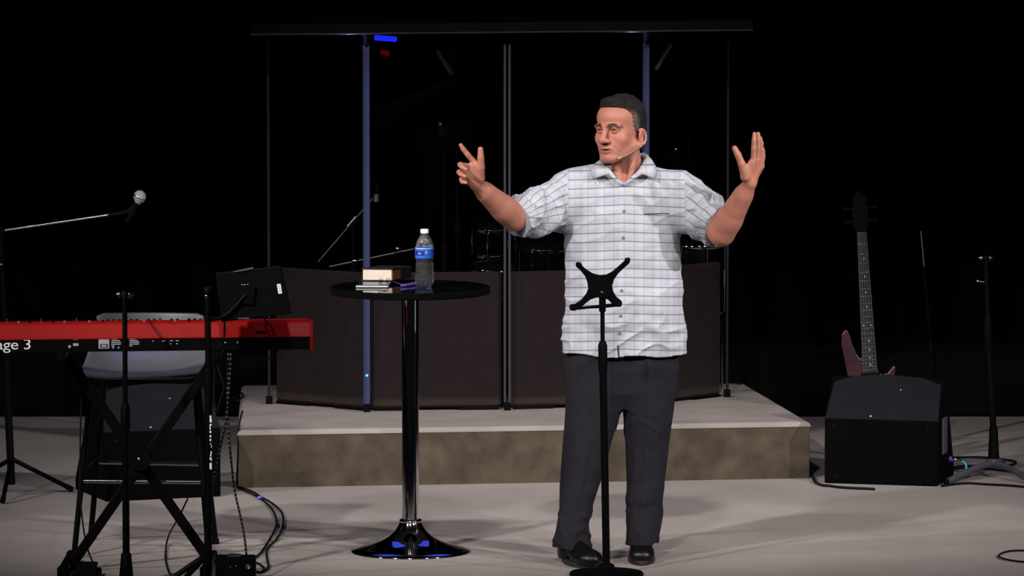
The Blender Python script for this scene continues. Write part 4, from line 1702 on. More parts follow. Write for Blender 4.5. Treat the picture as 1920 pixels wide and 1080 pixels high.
Xl = [(1079, 494), (1083, 491), (1090, 493), (1092, 499), (1099, 505), (1112, 513), (1124, 516), (1137, 515), (1148, 509), (1160, 499), (1171, 489),
      (1172, 484), (1181, 483), (1182, 489), (1180, 494), (1172, 501), (1159, 513), (1151, 525), (1148, 536), (1150, 547), (1156, 557), (1165, 564), (1167, 568),
      (1165, 575), (1158, 576), (1149, 571), (1140, 562), (1130, 559), (1118, 558), (1107, 562), (1098, 569), (1090, 576), (1078, 583), (1069, 582),
      (1067, 576), (1069, 571), (1078, 570), (1089, 563), (1099, 551), (1103, 541), (1101, 529), (1097, 518), (1088, 507), (1080, 500)]
b = MB(); b.prism([P(x, y, yS - .022) for x, y in Xl], (0, .012, 0))
xb = b.build('x_bracket', M['matte'], t, bevel=.002)
for (x, y) in ((1085, 496), (1176, 488), (1072, 577), (1161, 571)):
    b = MB(); b.box(P(x, y, yS - .030), (.013, .030, .013), bev=.004); b.build('gripping_prong', M['rubber'], xb)
b = MB(); b.prism([P(x, y, yS - .018) for x, y in ((1073, 576), (1104, 574), (1128, 571), (1160, 568), (1161, 575), (1128, 578), (1104, 579), (1074, 582))], (0, .009, 0))
b.build('lower_crossbar', M['matte'], t, bevel=.002)
b = MB(); b.lathe([(.018, 0), (.018, .022), (.010, .03)], P(1129, 545, yS - .010), 20, (0, 1, 0)); b.build('pivot_hub', M['black'], t)
b = MB(); b.tube([P(1126, 547, yS - .0225), P(1131, 549, yS - .0225)], .003, 8); b.build('pivot_screw', M['steel'], t)

# ================================================================ LEFT: keyboard on its stand
yR, yL = -.36, -.50
kr = P(587, 655, yR)
kz = kr.z
kl = P(-42, 664, yL); kl = Vector((kl.x, kl.y, kz))
kx = (kr - kl).normalized()
kn = Vector((-kx.y, kx.x, 0))           # away from the room, to the player's side
KL = (kr - kl).length
kb = thing('stage_keyboard', 'long red and black stage keyboard, its back with white print facing the room', 'keyboard', (kr + kl) / 2)
rotk = Matrix((kx, kn, UP)).transposed()


def kp(u, v, w):
    """u along the keyboard from its left end, v towards the player, w up"""
    return kl + kx * u + kn * v + UP * w


H1, H2 = .048, .112
b = MB()
prof = [(0.0, 0), (.33, 0), (.33, .055), (.30, .060), (.17, .078), (.165, .090), (.03, .100), (.006, H1 + .004), (.0, H1)]
b.prism([kp(.008, v, w) for v, w in prof], kx * (KL - .016))
b.build('lower_case', M['black'], kb)
b = MB()
prof = [(-.003, H1), (-.002, H1 + .006), (.012, .102), (.022, .109), (.17, .103), (.17, .097), (.025, .10), (.012, H1 + .002)]
b.prism([kp(.006, v, w) for v, w in prof], kx * (KL - .012))
b.build('red_top_shell', M['red'], kb, bevel=.0015)
for u0 in (0.0, KL - .012):
    b = MB()
    b.prism([kp(u0, v, w) for v, w in [(-.006, -.002), (.335, -.002), (.335, .058), (.18, .100), (.02, .112), (.004, .106), (-.006, H1)]], kx * .012)
    b.build('end_cheek', M['red'], kb, bevel=.002)
rnd = random.Random(3)
b0 = MB(); b0.lathe([(.006, 0), (.0055, .010), (.0, .011)], kp(.06, .06, .1065), 12)
for i, u in enumerate([.05, .078, .115, .16, .20, .245, .29, .335, .38, .43, .48, .53, .57, .64, .70, .76, .81, .86]):
    b = MB()
    if i % 3 == 2:
        b.box(kp(u, .07, .1115), (.0035, .012, .024), rotk, bev=.001); b.build('slider_cap', M['greymetal'], kb)
    else:
        b.lathe([(.0065, 0), (.006, .008), (.0, .009)], kp(u, .06, .1065), 12); b.build('knob', M['greymetal'] if i % 2 else M['black'], kb)
nw = 52
kw = (KL - .12) / nw
white_mesh = None
for i in range(nw):
    if white_mesh is None:
        b = MB(); b.box(kp(.06 + kw * .5, .245, .079), (kw * .94, .145, .018), rotk, bev=.001)
        o = b.build('white_key', M['ivory'], kb); white_mesh = o
    else:
        o = white_mesh.copy(); COL.objects.link(o); o.location = kx * kw * i
blackk = None
for i in range(nw - 1):
    if i % 7 in (1, 4):
        continue
    if blackk is None:
        b = MB(); b.box(kp(.06 + kw, .222, .092), (kw * .52, .095, .014), rotk, bev=.002)
        o = b.build('black_key', M['black'], kb); blackk = o
    else:
        o = blackk.copy(); COL.objects.link(o); o.location = kx * kw * i
# print and sockets on the back
fm = Matrix((kx, UP, -kn)).transposed().to_4x4()


def back_text(body, px, py, size, m, name='lettering', sp_=1.0):
    p = P(px, py, yR - .002)
    u = (p - kl).dot(kx)
    return text(name, body, size, m, kb, Matrix.Translation(kp(u, -.0012, p.z - kz)) @ fm, spacing=sp_)


def back_rect(name, px0, py0, px1, py1, m, th=.001):
    u0, u1 = [(P(px, 640, yL + .04 if px < 300 else yR) - kl).dot(kx) for px in (px0, px1)]
    w0, w1 = [(P(px0, py, (yL if px0 < 300 else yR) + .0).z - kz) for py in (py0, py1)]
    b_ = MB(); b_.box(kp((u0 + u1) / 2, -.0005 - th / 2, (w0 + w1) / 2), (abs(u1 - u0), th, abs(w1 - w0)), rotk)
    return b_.build(name, m, kb)


u3 = (P(60, 650, yL) - kl).dot(kx)
tx = text('lettering', 'stage 3', .056, M['white'], kb, Matrix.Translation(kp(u3, -.0012, .0125)) @ fm @ Matrix.Diagonal((1.22, 1, 1, 1)), align='RIGHT', spacing=.95)
b = MB(); b.lathe([(.0055, 0), (.0055, .004)], kp((P(131, 648, yL) - kl).dot(kx), 0, .021), 16, -kn); b.build('socket', M['greyprint'], kb)
back_rect('usb_port', 137, 645.5, 147, 650.5, M['greyprint'])
back_rect('print_line', 137, 637.5, 147, 639, M['greyprint'])
back_rect('rating_plate', 185, 637, 205, 656, M['greyprint'], .0006)
back_rect('rating_plate_window', 188, 647.5, 202, 654, M['black'], .0016)
back_rect('rating_plate_frame', 190, 649, 200, 652.5, M['greyprint'], .0020)
for i, w in enumerate((.6, .85, 1, .95, .3)):
    for x0 in (209, 243):
        back_rect('print_line', x0, 637.5 + i * 3.3, x0 + 19 * w, 639.2 + i * 3.3, M['greyprint'])
for i in range(3):
    back_rect('print_mark', 211 + 10 * i, 653, 214 + 10 * i, 656, M['greyprint'])
for (px, py) in ((286, 639.5), (305, 639.5), (304, 640), (319, 645), (331, 645)):
    b = MB(); b.lathe([(.0035, 0), (.0030, .003), (0, .0035)], kp((P(px, 640, yR) - kl).dot(kx), 0, P(px, py, yR - .06).z - kz), 12, -kn); b.build('socket', M['steel'], kb)
for px in (284, 303, 317, 328):
    back_rect('print_line', px, 635.2, px + 6, 636.6, M['greyprint'])
for px in (422, 445):
    b = MB(); b.lathe([(.0045, 0), (.004, .004), (0, .0045)], kp((P(px, 640, yR) - kl).dot(kx), 0, P(px, 642, yR - .02).z - kz), 12, -kn); b.build('socket', M['steel'], kb)
b = MB(); b.box(kp((P(487, 619, yR) - kl).dot(kx), .004, .068), (.038, .012, .010), rotk, bev=.003); b.build('cable_clip', M['black'], kb)

# X stand of the keyboard
pv = P(262, 858, -.32)
xs = thing('keyboard_stand', 'black X-braced keyboard stand under the red keyboard', 'stand', (pv.x, -.32, 0))
yx = -.32


def bar(p, q, w, d_, m, name, par):
    b_ = MB()
    p, q = Vector(p), Vector(q)
    rr = basis(q - p, Vector((0, 1, 0)))
    b_.box((p + q) / 2, ((q - p).length, w, d_), rr, bev=.004)
    return b_.build(name, m, par)


zt_ = kz - .022
L1a, L1b = P(128, 1068, yx), Vector((P(408, 660, yx).x, yx, zt_))
L2a, L2b = P(392, 1052, yx), Vector((P(120, 664, yx).x, yx, zt_))
for off in (-.035, .035):
    pass
bar(L1a + Vector((0, -.02, 0)), L1b + Vector((0, -.02, 0)), .038, .024, M['blackmetal'], 'cross_bar', xs)
bar(L2a + Vector((0, .02, 0)), L2b + Vector((0, .02, 0)), .038, .024, M['blackmetal'], 'cross_bar', xs)
b = MB(); b.lathe([(.045, -.045), (.048, -.04), (.048, .04), (.045, .045)], Vector((pv.x, yx, pv.z)), 24, (0, 1, 0)); b.build('pivot_disc', M['black'], xs)
b = MB(); b.lathe([(.007, 0), (.006, .004), (0, .005)], Vector((pv.x, yx - .045, pv.z)), 12, (0, -1, 0)); b.build('pivot_bolt', M['steel'], xs)
for q in (L1a, L2a):
    b = MB(); b.box((q.x, yx - .03, .032), (.032, .46, .032), bev=.004); fb = b.build('foot_bar', M['blackmetal'], xs)
    for s_ in (-1, 1):
        b = MB(); b.box((q.x, yx - .03 + s_ * .225, .024), (.042, .05, .048), bev=.006); b.build('rubber_foot', M['rubber'], fb)
for q in (L1b, L2b):
    b = MB(); b.box((q.x, yx + .04, kz - .016), (.034, .40, .030), bev=.004); b.build('support_arm', M['blackmetal'], xs)

# ---------------------------------------------------------------- stool behind the keyboard
yq = .02
sz = P(266, 703, yq).z
st_ = thing('bar_stool', 'grey shiny low-backed bar stool behind the red keyboard', 'stool', (P(266, 700, .2).x, .2, 0))
xc_ = P(267, 700, yq).x
vs, fs = [], []
nu, nv = 20, 16
for j in range(nv + 1):
    v = j / nv
    y = yq + .42 * v
    hw = .245 - .02 * v
    for i in range(nu + 1):
        u = -1 + 2 * i / nu
        e = abs(u) ** 3
        z = sz + .008 + .055 * e * (.15 + .85 * v) + .055 * v ** 3 - .012 * (1 - u * u) * math.sin(v * PI) - .014 * max(0, (.12 - v) / .12) ** 2
        x = xc_ + hw * u * (1 - .05 * max(0, (.2 - v) / .2) ** 2)
        vs.append((x, y, z))
for j in range(nv):
    for i in range(nu):
        a = j * (nu + 1) + i
        fs.append((a, a + 1, a + nu + 2, a + nu + 1))
b = MB(); b.add(vs, fs, True)
so = b.build('seat', M['seat'], st_)
mo = so.modifiers.new('thickness', 'SOLIDIFY'); mo.thickness = .016; mo.offset = -1
mo = so.modifiers.new('edge', 'BEVEL'); mo.width = .006; mo.segments = 2
yb = .44
zt2, zb2 = P(280, 587, yb).z, P(280, 606, yb).z - .07
vs, fs = [], []
for j in range(9):
    v = j / 8
    for i in range(17):
        u = -1 + 2 * i / 16
        x = P(284, 590, yb).x + .218 * u * (1 - .03 * (1 - v))
        zz = zb2 + (zt2 - zb2) * v
        rr = 0.012 * max(0, abs(u) - .9) / .1 * (v > .9)
        vs.append((x, yb - .045 * u * u - .03 * (1 - v), zz - rr))
for j in range(8):
    for i in range(16):
        a = j * 17 + i
        fs.append((a, a + 1, a + 18, a + 17))
b = MB(); b.add(vs, fs, True)
so = b.build('backrest', M['shelldark'], st_)
mo = so.modifiers.new('thickness', 'SOLIDIFY'); mo.thickness = .018; mo.offset = 1
mo = so.modifiers.new('edge', 'BEVEL'); mo.width = .006; mo.segments = 2
for s_ in (-1, 1):
    b = MB(); b.tube(arc([(xc_ + s_ * .15, .40, sz + .02), (xc_ + s_ * .16, .43, sz + .10), (xc_ + s_ * .165, yb - .02, zt2 - .05)], 4), .009, 10)
    b.build('back_strut', M['blackmetal'], st_)
fl, fr_, rl, rr_ = G(139, 1046), G(392, 1050), G(170, 1012), G(404, 1020)
for (f, tx_, ty_) in ((fl, -.20, .06), (fr_, .20, .06), (rl, -.17, .38), (rr_, .19, .38)):
    b = MB(); b.tube([(f.x, f.y, .012), (xc_ + tx_, ty_, sz - .012)], .0115, 12); lg = b.build('leg', M['greymetal'] if False else M['blackmetal'], st_)
    b = MB(); b.lathe([(.015, 0), (.015, .018), (.012, .022)], (f.x, f.y, 0), 12); b.build('rubber_foot', M['rubber'], lg)


def leg_at(f, tx_, ty_, z):
    a, c = Vector((f.x, f.y, .012)), Vector((xc_ + tx_, ty_, sz - .012))
    return a.lerp(c, (z - a.z) / (c.z - a.z))


for (A, B2, z) in (((fl, -.20, .06), (fr_, .20, .06), P(266, 904, .0).z), ((rl, -.17, .38), (rr_, .19, .38), P(266, 881, .22).z)):
    b = MB(); b.tube([leg_at(*A, z), leg_at(*B2, z)], .0085, 12); b.build('footrest_rung', M['darkchrome'], st_)
for A, B2 in (((fl, -.20, .06), (rl, -.17, .38)), ((fr_, .20, .06), (rr_, .19, .38))):
    b = MB(); b.tube([leg_at(*A, .35), leg_at(*B2, .35)], .007, 12); b.build('side_rung', M['blackmetal'], st_)


# ---------------------------------------------------------------- stage wedges
def wedge(label, A, B2, h1, y2, h2, top_l, top_r, crown, dep, skirtx, jack=False, group=None):
    """A, B2: front bottom corners; h1: height of the lower back panel; the sloping panel then leans back to height h2"""
    A, B2 = Vector(A), Vector(B2)
    t_ = thing('floor_monitor', label, 'speaker', (A + B2) / 2, group)
    d = (B2 - A).normalized()
    n_ = Vector((-d.y, d.x, 0))
    W_ = (B2 - A).length

    def q(u, v, w):
        return A + d * (u * W_) + n_ * v + UP * w
    b_ = MB()
    # dark lower cabinet
    prof_ = [(0, 0), (dep, 0), (dep, .05), (y2 + .04, h2 - .02), (y2, h2 - .01), (0.012, h1), (0, h1 - .003)]
    us = [0.0, 1.0]
    vs_ = []
    b_.prism([q(-.002, v, w) for v, w in prof_], d * (W_ * 1.004))
    b_.build('cabinet', M['speaker_dark'], t_, bevel=.006)
    # sloping grey panel with clipped upper corners
    b_ = MB()
    pts = [(-.004, 0.002, h1), (1.004, 0.002, h1)]
    nrm_ = Vector((0, 0, 0))
    prof2 = [(0, 0.0), (1, 0.0), (1 - top_r * .12, .80), (1 - top_r, .95), (.5, 1.0), (top_l, .96), (top_l * .15, .82)]
    poly = []
    for (u, s_) in prof2:
        poly.append(q(-.004 + 1.008 * u, .004 + y2 * s_, h1 + (h2 + crown - h1) * s_))
    e1_, e2_ = poly[1] - poly[0], poly[4] - poly[0]
    nn = e1_.cross(e2_).normalized()
    b_.prism(poly, nn * -.016)
    b_.build('sloping_panel', M['speaker'], t_, bevel=.004)
    for (u, w) in ((.09, h1 * .88), (.91, h1 * .88), (.10, h1 * .10), (.92, h1 * .10)):
        b_ = MB(); b_.lathe([(.013, 0), (.012, .005), (.007, .006), (.006, .003), (0, .003)], q(u, 0, w), 16, -n_); b_.build('corner_screw', M['black'], t_)
    for (u, s_, r_) in ((.40, .07, .006), (.63, .66, .005)):
        b_ = MB(); b_.lathe([(r_, 0), (r_ * .8, .003), (0, .004)], q(u, .004 + y2 * s_, h1 + (h2 - h1) * s_), 14, nn); b_.build('panel_screw', M['steel'], t_)
    # grille on the musicians' side and side grips
    b_ = MB()
    g0_, g1_ = Vector((0, 0, 0)), 0
    b_.prism([q(.05, dep + .004, .06), q(.95, dep + .004, .06), q(.95, y2 + .055, h2 - .03), q(.05, y2 + .055, h2 - .03)], n_ * .012 + UP * .012)
    b_.build('front_grille', M['matte'], t_)
    b_ = MB(); b_.box(q(1.006, dep * .38, h1 * .72), (.010, .10, .16), Matrix((d, n_, UP)).transposed(), bev=.004); b_.build('side_handle', M['greymetal'] if jack else M['black'], t_)
    return t_, q


A, B2 = G(1546, 906), G(1757, 912.5)
hA = P(1546, 784, A.y).z
yt2 = .17
ht2 = P(1650, 699, A.y + yt2).z
wr, qr = wedge('black floor monitor speaker with a grey sloping panel in front of the bass guitar', A, B2, hA, yt2, ht2, .20, .20, 0, .42, 0, True)
A, B2 = G(199, 941), G(414, 931)
hA = P(205, 811, A.y).z
ht2 = P(310, 722, A.y + yt2).z
wl, ql = wedge('black floor monitor speaker with a grey sloping panel behind the bar stool', A, B2, hA, yt2, ht2, .22, .14, 0, .46, 0)

# ---------------------------------------------------------------- boom microphone, far left
hub = G(22, 930)
tj = P(1, 433, hub.y)
t = tripod_stand('boom_stand', 'black tripod boom stand at the left edge holding the grey vocal microphone', (hub.x, hub.y, 0), tj, rad=.28, a0=-1.62, m=M['blackmetal'], r=.012)
be = P(203, 403, hub.y - .02)
b = MB(); b.tube([tj + (tj - be).normalized() * .25, tj.lerp(be, .28), be], .0048, 10); b.build('boom_arm', M['steel'], t)
b = MB(); b.tube([tj.lerp(be, .25), tj.lerp(be, .32)], .0062, 10); b.build('boom_collar', M['steel'], t)
b = MB(); b.ball(be, .006, 10, 8); b.build('boom_tip', M['chrome'], t)
b = MB(); b.ball(tj, .02, 12, 8); b.build('boom_joint', M['black'], t)
b = MB(); b.tube([P(-4, 496, hub.y - .02), P(4, 496, hub.y - .02)], .006, 8); b.build('clutch_knob', M['steel'], t)
b = MB(); b.tube(arc([be, P(228, 400, be.y), P(244, 394, be.y), P(250, 386, be.y)], 4), [.009] * 3 + [.010] * 10, 10); b.build('mic_clip', M['black'], t)
mh, mt_ = P(262, 369, be.y), P(238, 417, be.y)
t = thing('vocal_microphone', 'grey ball-headed vocal microphone on the boom above the red keyboard', 'microphone', mt_)
d = (mh - mt_).normalized()
b = MB(); b.tube([mt_, mt_ + d * .006, mh - d * .028], [.008, .0098, .0165], 18); b.build('handle', M['black'], t)
b = MB(); b.ball(mh, (.0265, .0265, .028), 24, 14); b.build('ball_grille', M['micgrille'], t)
b = MB(); rr3 = d.to_track_quat('Z', 'Y').to_matrix(); b.lathe([(.0255, -.004), (.0272, -.002), (.0272, .003), (.0255, .005)], mh - d * .003, 24, d); b.build('grille_ring', M['steel'], t)
b = MB(); b.lathe([(.017, 0), (.0185, .002), (.0185, .005), (.017, .007)], mh - d * .029, 20, d); b.build('neck_ring', M['chrome'], t)

# ---------------------------------------------------------------- round-base microphone stand before the keyboard
hb = G(237, 1096)
zt3 = P(237, 552, hb.y).z
t = thing('microphone_stand', 'tall straight black microphone stand in front of the red keyboard', 'stand', (hb.x, hb.y, 0))
b = MB(); b.lathe([(.125, 0), (.126, .010), (.118, .016), (.04, .022), (.026, .034)], (hb.x, hb.y, 0), 40); b.build('round_base', M['blackmetal'], t)
b = MB(); b.lathe([(.028, .03), (.0255, .045), (.0195, .115), (.017, .120)], (hb.x, hb.y, 0), 24); b.build('base_collar', M['black'], t)
b = MB(); b.tube([(hb.x, hb.y, .11), (hb.x, hb.y, .60)], .0135, 16); b.build('lower_tube', M['blackmetal'], t)
b = MB(); b.tube([(hb.x, hb.y, .58), (hb.x, hb.y, .60), (hb.x, hb.y, .67), (hb.x, hb.y, .69)], [.014, .018, .018, .012], 16); b.build('clutch', M['black'], t)
b = MB(); b.tube([(hb.x, hb.y, .66), (hb.x, hb.y, zt3)], .0095, 14); b.build('upper_tube', M['blackmetal'], t)
b = MB(); b.ball((hb.x, hb.y, zt3), .016, 12, 8); b.build('swivel_joint', M['black'], t)
b = MB(); b.lathe([(.004, .012), (.004, .018), (.011, .019), (.011, .022), (.005, .024), (.006, .030), (0, .033)], (hb.x, hb.y, zt3), 14, (-1, 0, 0)); b.build('wing_knob', M['steel'], t)
b = MB(); b.lathe([(.007, .012), (.007, .032), (0, .036)], (hb.x, hb.y, zt3), 12, (1, 0, 0)); b.build('locking_pin', M['darkchrome'], t)
b = MB(); b.tube([(hb.x, hb.y - .05, zt3 - .004), (hb.x + .002, hb.y + .32, zt3 - .040)], .006, 10); b.build('short_boom', M['blackmetal'], t)

# ---------------------------------------------------------------- display on its own pole
yp = -.60
pb = Vector((P(390, 1060, yp).x, yp, 0))
t = thing('display_stand', 'black pole stand with white upright lettering, carrying the dark display', 'stand', pb)
ptop = P(389, 545, yp)
b = MB(); b.tube([pb + UP * .03, Vector((P(391, 700, yp).x, yp, P(391, 700, yp).z))], .0150, 16); b.build('lower_tube', M['blackmetal'], t)
b = MB(); b.tube([P(391, 705, yp), ptop], .0115, 16); b.build('upper_tube', M['blackmetal'], t)
b = MB(); b.tube([P(391, 720, yp), P(391, 690, yp)], .0195, 16); b.build('clutch', M['black'], t)
b = MB(); b.lathe([(.0125, 0), (.014, .004), (.014, .022), (.008, .028), (0, .03)], ptop + UP * -.012, 16); b.build('top_fitting', M['black'], t)
b = MB(); b.tube([P(393, 536, yp - .008), P(393, 543, yp - .008)], .0055, 10); b.build('chrome_pin', M['chrome'], t)
b = MB(); b.ball(P(387, 556, yp - .012), (.008, .006, .009), 10, 8); b.build('tension_knob', M['darkchrome'], t)
for w in (R(185), R(226), R(268)):
    b = MB(); b.tube([pb + UP * .10, pb + Vector((math.cos(w) * .13, math.sin(w) * .13, .012))], .011, 10); b.build('leg', M['blackmetal'], t)
dm = P(462, 552, yp + .03)
b = MB(); b.tube(arc([P(390, 600, yp), P(425, 590, yp + .02), dm + Vector((0, -.012, 0))], 5), .009, 10); b.build('support_arm', M['blackmetal'], t)
# half-worn upright lettering: the strokes that can be made out
strokes = [(393, 779, 396, 786), (393, 785, 397, 792), (395, 780, 397, 782), (393, 795, 395, 806), (395, 795, 397, 798), (393, 808, 396, 812), (393, 816, 396, 820), (393, 823, 396, 827),
           (394, 830, 395, 834), (396, 834, 397, 840), (395, 846, 397, 852), (394, 852, 396, 856), (393, 858, 397, 862), (396, 862, 397, 865), (393, 868, 397, 873), (393, 873, 397, 880)]
b = MB()
for (x0, y0, x1, y1) in strokes:
    a_, c_ = P(x0, y0, yp - .0165), P(x1, y1, yp - .0165)
    b.box((a_ + c_) / 2, (abs(c_.x - a_.x), .0012, abs(c_.z - a_.z)))
b.build('upright_lettering', M['white'], t)
yd = yp + .03
t = thing('display', 'flat dark display with a small white sticker, tilted above the red keyboard', 'display', dm)
quad = [P(404, 512, yd), P(415, 604, yd), P(546, 588, yd), P(527, 498, yd)]
b = MB(); b.prism(quad, (0, .022, 0)); b.build('back_shell', M['black'], t, bevel=.004)
b = MB(); b.prism([P(437, 509, yd - .006), P(440, 511, yd - .006), P(475, 505, yd - .006), P(475, 501, yd - .006)], (0, .014, 0)); b.build('carry_grip', M['greymetal'], t, bevel=.001)
b = MB(); b.prism([P(519, 533, yd - .001), P(522, 551, yd - .001), P(529, 550, yd - .001), P(526, 532, yd - .001)], (0, .0015, 0)); stk = b.build('sticker', M['white'], t)
for (a_, c_) in (((522, 536), (524, 538)), ((523, 541), (526, 543)), ((524, 545), (526.5, 547))):
    b = MB(); b.box((P(*a_, yd - .0018) + P(*c_, yd - .0018)) / 2, (.004, .0008, .003)); b.build('sticker_print', M['greymetal'], stk)
b = MB(); b.box(P(460, 552, yd - .008), (.075, .012, .075), Matrix.Rotation(R(8), 3, 'Y'), bev=.004); mp = b.build('mount_plate', M['blackmetal'], t)
for (x, y) in ((455, 534), (460, 534), (465, 533.5)):
    b = MB(); b.ball(P(x, y, yd - .015), (.006, .002, .0018), 8, 6); b.build('screw', M['steel'], mp)
b = MB(); b.box(P(457, 597, yd - .004), (.045, .012, .006), bev=.002); b.build('lower_ledge', M['greymetal'], t)


# ---------------------------------------------------------------- cables and small boxes
def cable(name, label, pts, r, m=None, cat='cable', group=None, sub=6):
    b_ = MB()
    b_.tube(arc(pts, sub), r, 8)
    o_ = b_.build(name, m or M['cable'], None)
    rename_root(o_)
    return tag(o_, label, cat, group)


def GZ(px, py, z=.006):
    return atz(px, py, z)


# dotted cords hanging from the keyboard
def dotted(label, pts, r, px_step):
    pts_ = arc(pts, 10)
    t_ = thing('patterned_cord', label, 'cord', pts_[-1])
    b_ = MB(); b_.tube(pts_, r, 8); b_.build('black_sleeve', M['cable'], t_)
    acc = 0
    bd_ = MB()
    for i in range(1, len(pts_)):
        seg = (pts_[i] - pts_[i - 1])
        L0 = seg.length
        while acc < L0:
            p_ = pts_[i - 1] + seg * (acc / L0)
            dd_ = seg.normalized() * .0018
            bd_.tube([p_ - dd_, p_ + dd_], r * 1.12, 8)
            acc += px_step
        acc -= L0
    o_ = bd_.build('white_fleck', M['fleck'], t_)
    o_['kind'] = 'stuff'


yk = -.40
dotted('straight black cord flecked with white, hanging from the keyboard to the black box', [P(428, 664, yk), P(427, 740, yk), P(428, 800, yk - .02), P(434, 870, yk - .05), P(440, 920, yk - .08), P(450, 965, yk - .14), P(458, 1005, yk - .20), P(462, 1040, yk - .24)], .0042, .0186)
dotted('slanting black cord flecked with white, running from the keyboard to the display pole', [P(433, 664, yk - .03), P(430, 720, yk - .04), P(425, 780, yk - .06), P(415, 830, yk - .10), P(405, 880, yk - .14), P(397, 915, yp + .03), P(395, 950, yp + .02)], .0042, .0186)
cable('cable', 'thin black cable drooping from the stool to the floor between the keyboard stand legs',
      [P(352, 935, -.05), P(335, 970, -.12), GZ(316, 1005, .03), GZ(310, 1040), GZ(314, 1066), GZ(322, 1082)], .0035)
cable('cable', 'black cable curling out from the riser corner, the inner of two', [GZ(444, 914), GZ(470, 925), GZ(487, 934), GZ(508, 952), GZ(518, 972), GZ(516, 992), GZ(505, 1012), GZ(490, 1035), GZ(478, 1046)], .0042)
cable('cable', 'black cable curling out from the riser corner, the outer of two', [GZ(447, 912), GZ(474, 922), GZ(490, 932), GZ(512, 945), GZ(530, 964), GZ(529, 990), GZ(519, 1010), GZ(501, 1030), GZ(501, 1050), GZ(503, 1064), GZ(492, 1072), GZ(478, 1074)], .0042)
cable('cable', 'short black cable looping from the black box back to its side', [GZ(478, 1054), GZ(487, 1058), GZ(495, 1066), GZ(489, 1072), GZ(480, 1071, .018)], .0042)
b = MB(); b.box(GZ(487, 933, .010), (.020, .016, .014), Matrix.Rotation(R(-25), 3, 'Z'), bev=.004)
o = b.build('cable_tie', M['bluetie']); tag(rename_root(o), 'small blue tie wrapped round the two black cables on the floor', 'cable tie')
cable('cable', 'thin black cable lying along the riser corner', [P(455, 770, 2.30), P(448, 800, 2.27), P(446, 860, 2.24), GZ(444, 908)], .0045)
cable('cable', 'black cable dangling below the right end of the red keyboard', [P(520, 656, yR + .02), P(512, 668, yR + .02), P(503, 672, yR + .02), P(480, 670, yR + .02), P(450, 660, yR + .03)], .003)
cable('cable', 'black cable draped over the red keyboard top beside the display', [P(495, 594, -.33), P(498, 604, -.375), P(500, 616, -.385), P(505, 628, -.395), P(512, 640, -.40), P(518, 655, -.36)], .003)
cable('cable', 'black cable bundle hanging beside the display pole', [P(404, 664, -.43), P(412, 700, -.45), P(420, 725, -.45), P(412, 752, -.44), P(406, 772, -.43), P(401, 740, -.42), P(403, 690, -.42)], .0035)
cable('cable', 'loop of black cable on the riser end behind the keyboard', [atz(440, 745, .255), atz(452, 737, .258), atz(455, 743, .258), atz(446, 751, .256), atz(436, 746, .256)], .0045)
# chrome plugs on the keyboard top
pq = P(421, 612, -.53)
t = thing('cable_plug', 'small chrome plug hanging against the red keyboard beside the display pole', 'plug', pq)
b = MB(); b.tube([P(421, 606, -.53), P(421, 611, -.53)], .006, 12); b.build('chrome_ring', M['chrome'], t)
b = MB(); b.tube([P(421, 613, -.53), P(421, 618, -.53)], .006, 12); b.build('chrome_ring', M['chrome'], t)
b = MB(); b.tube(arc([P(420, 580, -.53), P(421, 600, -.53), P(421, 624, -.53), P(417, 645, -.52), P(408, 655, -.52)], 4), .0045, 10); b.build('black_lead', M['cable'], t)
# black junction box on the floor
bx_ = G(441, 1092)
t = thing('junction_box', 'small black box with a chrome jack socket on the floor under the display', 'box', bx_)
hh_ = P(441, 1046, bx_.y).z
b = MB(); b.box((bx_.x, bx_.y + .05, hh_ / 2), (.152, .10, hh_), bev=.006); b.build('case', M['black'], t)
b = MB(); b.lathe([(.010, 0), (.010, .004), (.006, .005), (.005, .001), (0, .001)], P(465, 1062, bx_.y), 18, (0, -1, 0)); b.build('jack_socket', M['chrome'], t)
for (x, y) in ((432, 1063), (443, 1061)):
    b = MB(); b.lathe([(.005, 0), (.004, .006), (0, .007)], P(x, y, bx_.y), 12, (0, -1, 0)); b.build('knob', M['darkchrome'], t)
b = MB(); b.box((bx_.x - .005, bx_.y + .05, hh_ + .003), (.05, .05, .007), bev=.002); b.build('top_switch', M['steel'], t)
# pedal at the left foot of the keyboard stand
pl_ = G(160, 1090)
t = thing('foot_pedal', 'black foot pedal at the left foot of the keyboard stand', 'pedal', pl_)
b = MB(); b.box((pl_.x, pl_.y + .09, .014), (.10, .20, .028), bev=.006); b.build('base_plate', M['black'], t)
b = MB(); b.box((pl_.x, pl_.y + .08, .040), (.075, .15, .012), Matrix.Rotation(R(8), 3, 'X'), bev=.005); b.build('treadle', M['rubber'], t)
cable('cable', 'black cable running up from the foot pedal to the keyboard', [P(176, 1058, -.38), P(166, 1035, -.33), P(158, 1000, -.30), P(152, 950, -.28), P(150, 900, -.26), P(151, 800, -.24), P(155, 690, -.20)], .0035)

# ================================================================ RIGHT: bass guitar, stands, cables
yg = qr(0.5, .44, 0).y + .12
neckT, neckB = P(1616, 437, yg), P(1637, 793, yg)      # nut, bridge
ga = (neckT - neckB).normalized()                       # up the neck
gs = Vector((ga.z, 0, -ga.x)).normalized()              # to the picture's right
gn = Vector((0, -1, 0))
g0 = G(1637, 870); g0 = Vector((neckB.x + .01, yg, 0))
t = thing('bass_guitar', 'maroon-bodied bass guitar standing upright behind the right floor monitor', 'guitar', g0)
SCL = (neckT - neckB).length


def gp(s_, l, d_=0.0):
    """s_: distance below the nut, l: sideways, d_: towards the room"""
    return neckT - ga * s_ + gs * l + gn * d_


def pxs(px, py):
    p = P(px, py, yg)
    return (-(p - neckT).dot(ga), (p - neckT).dot(gs))


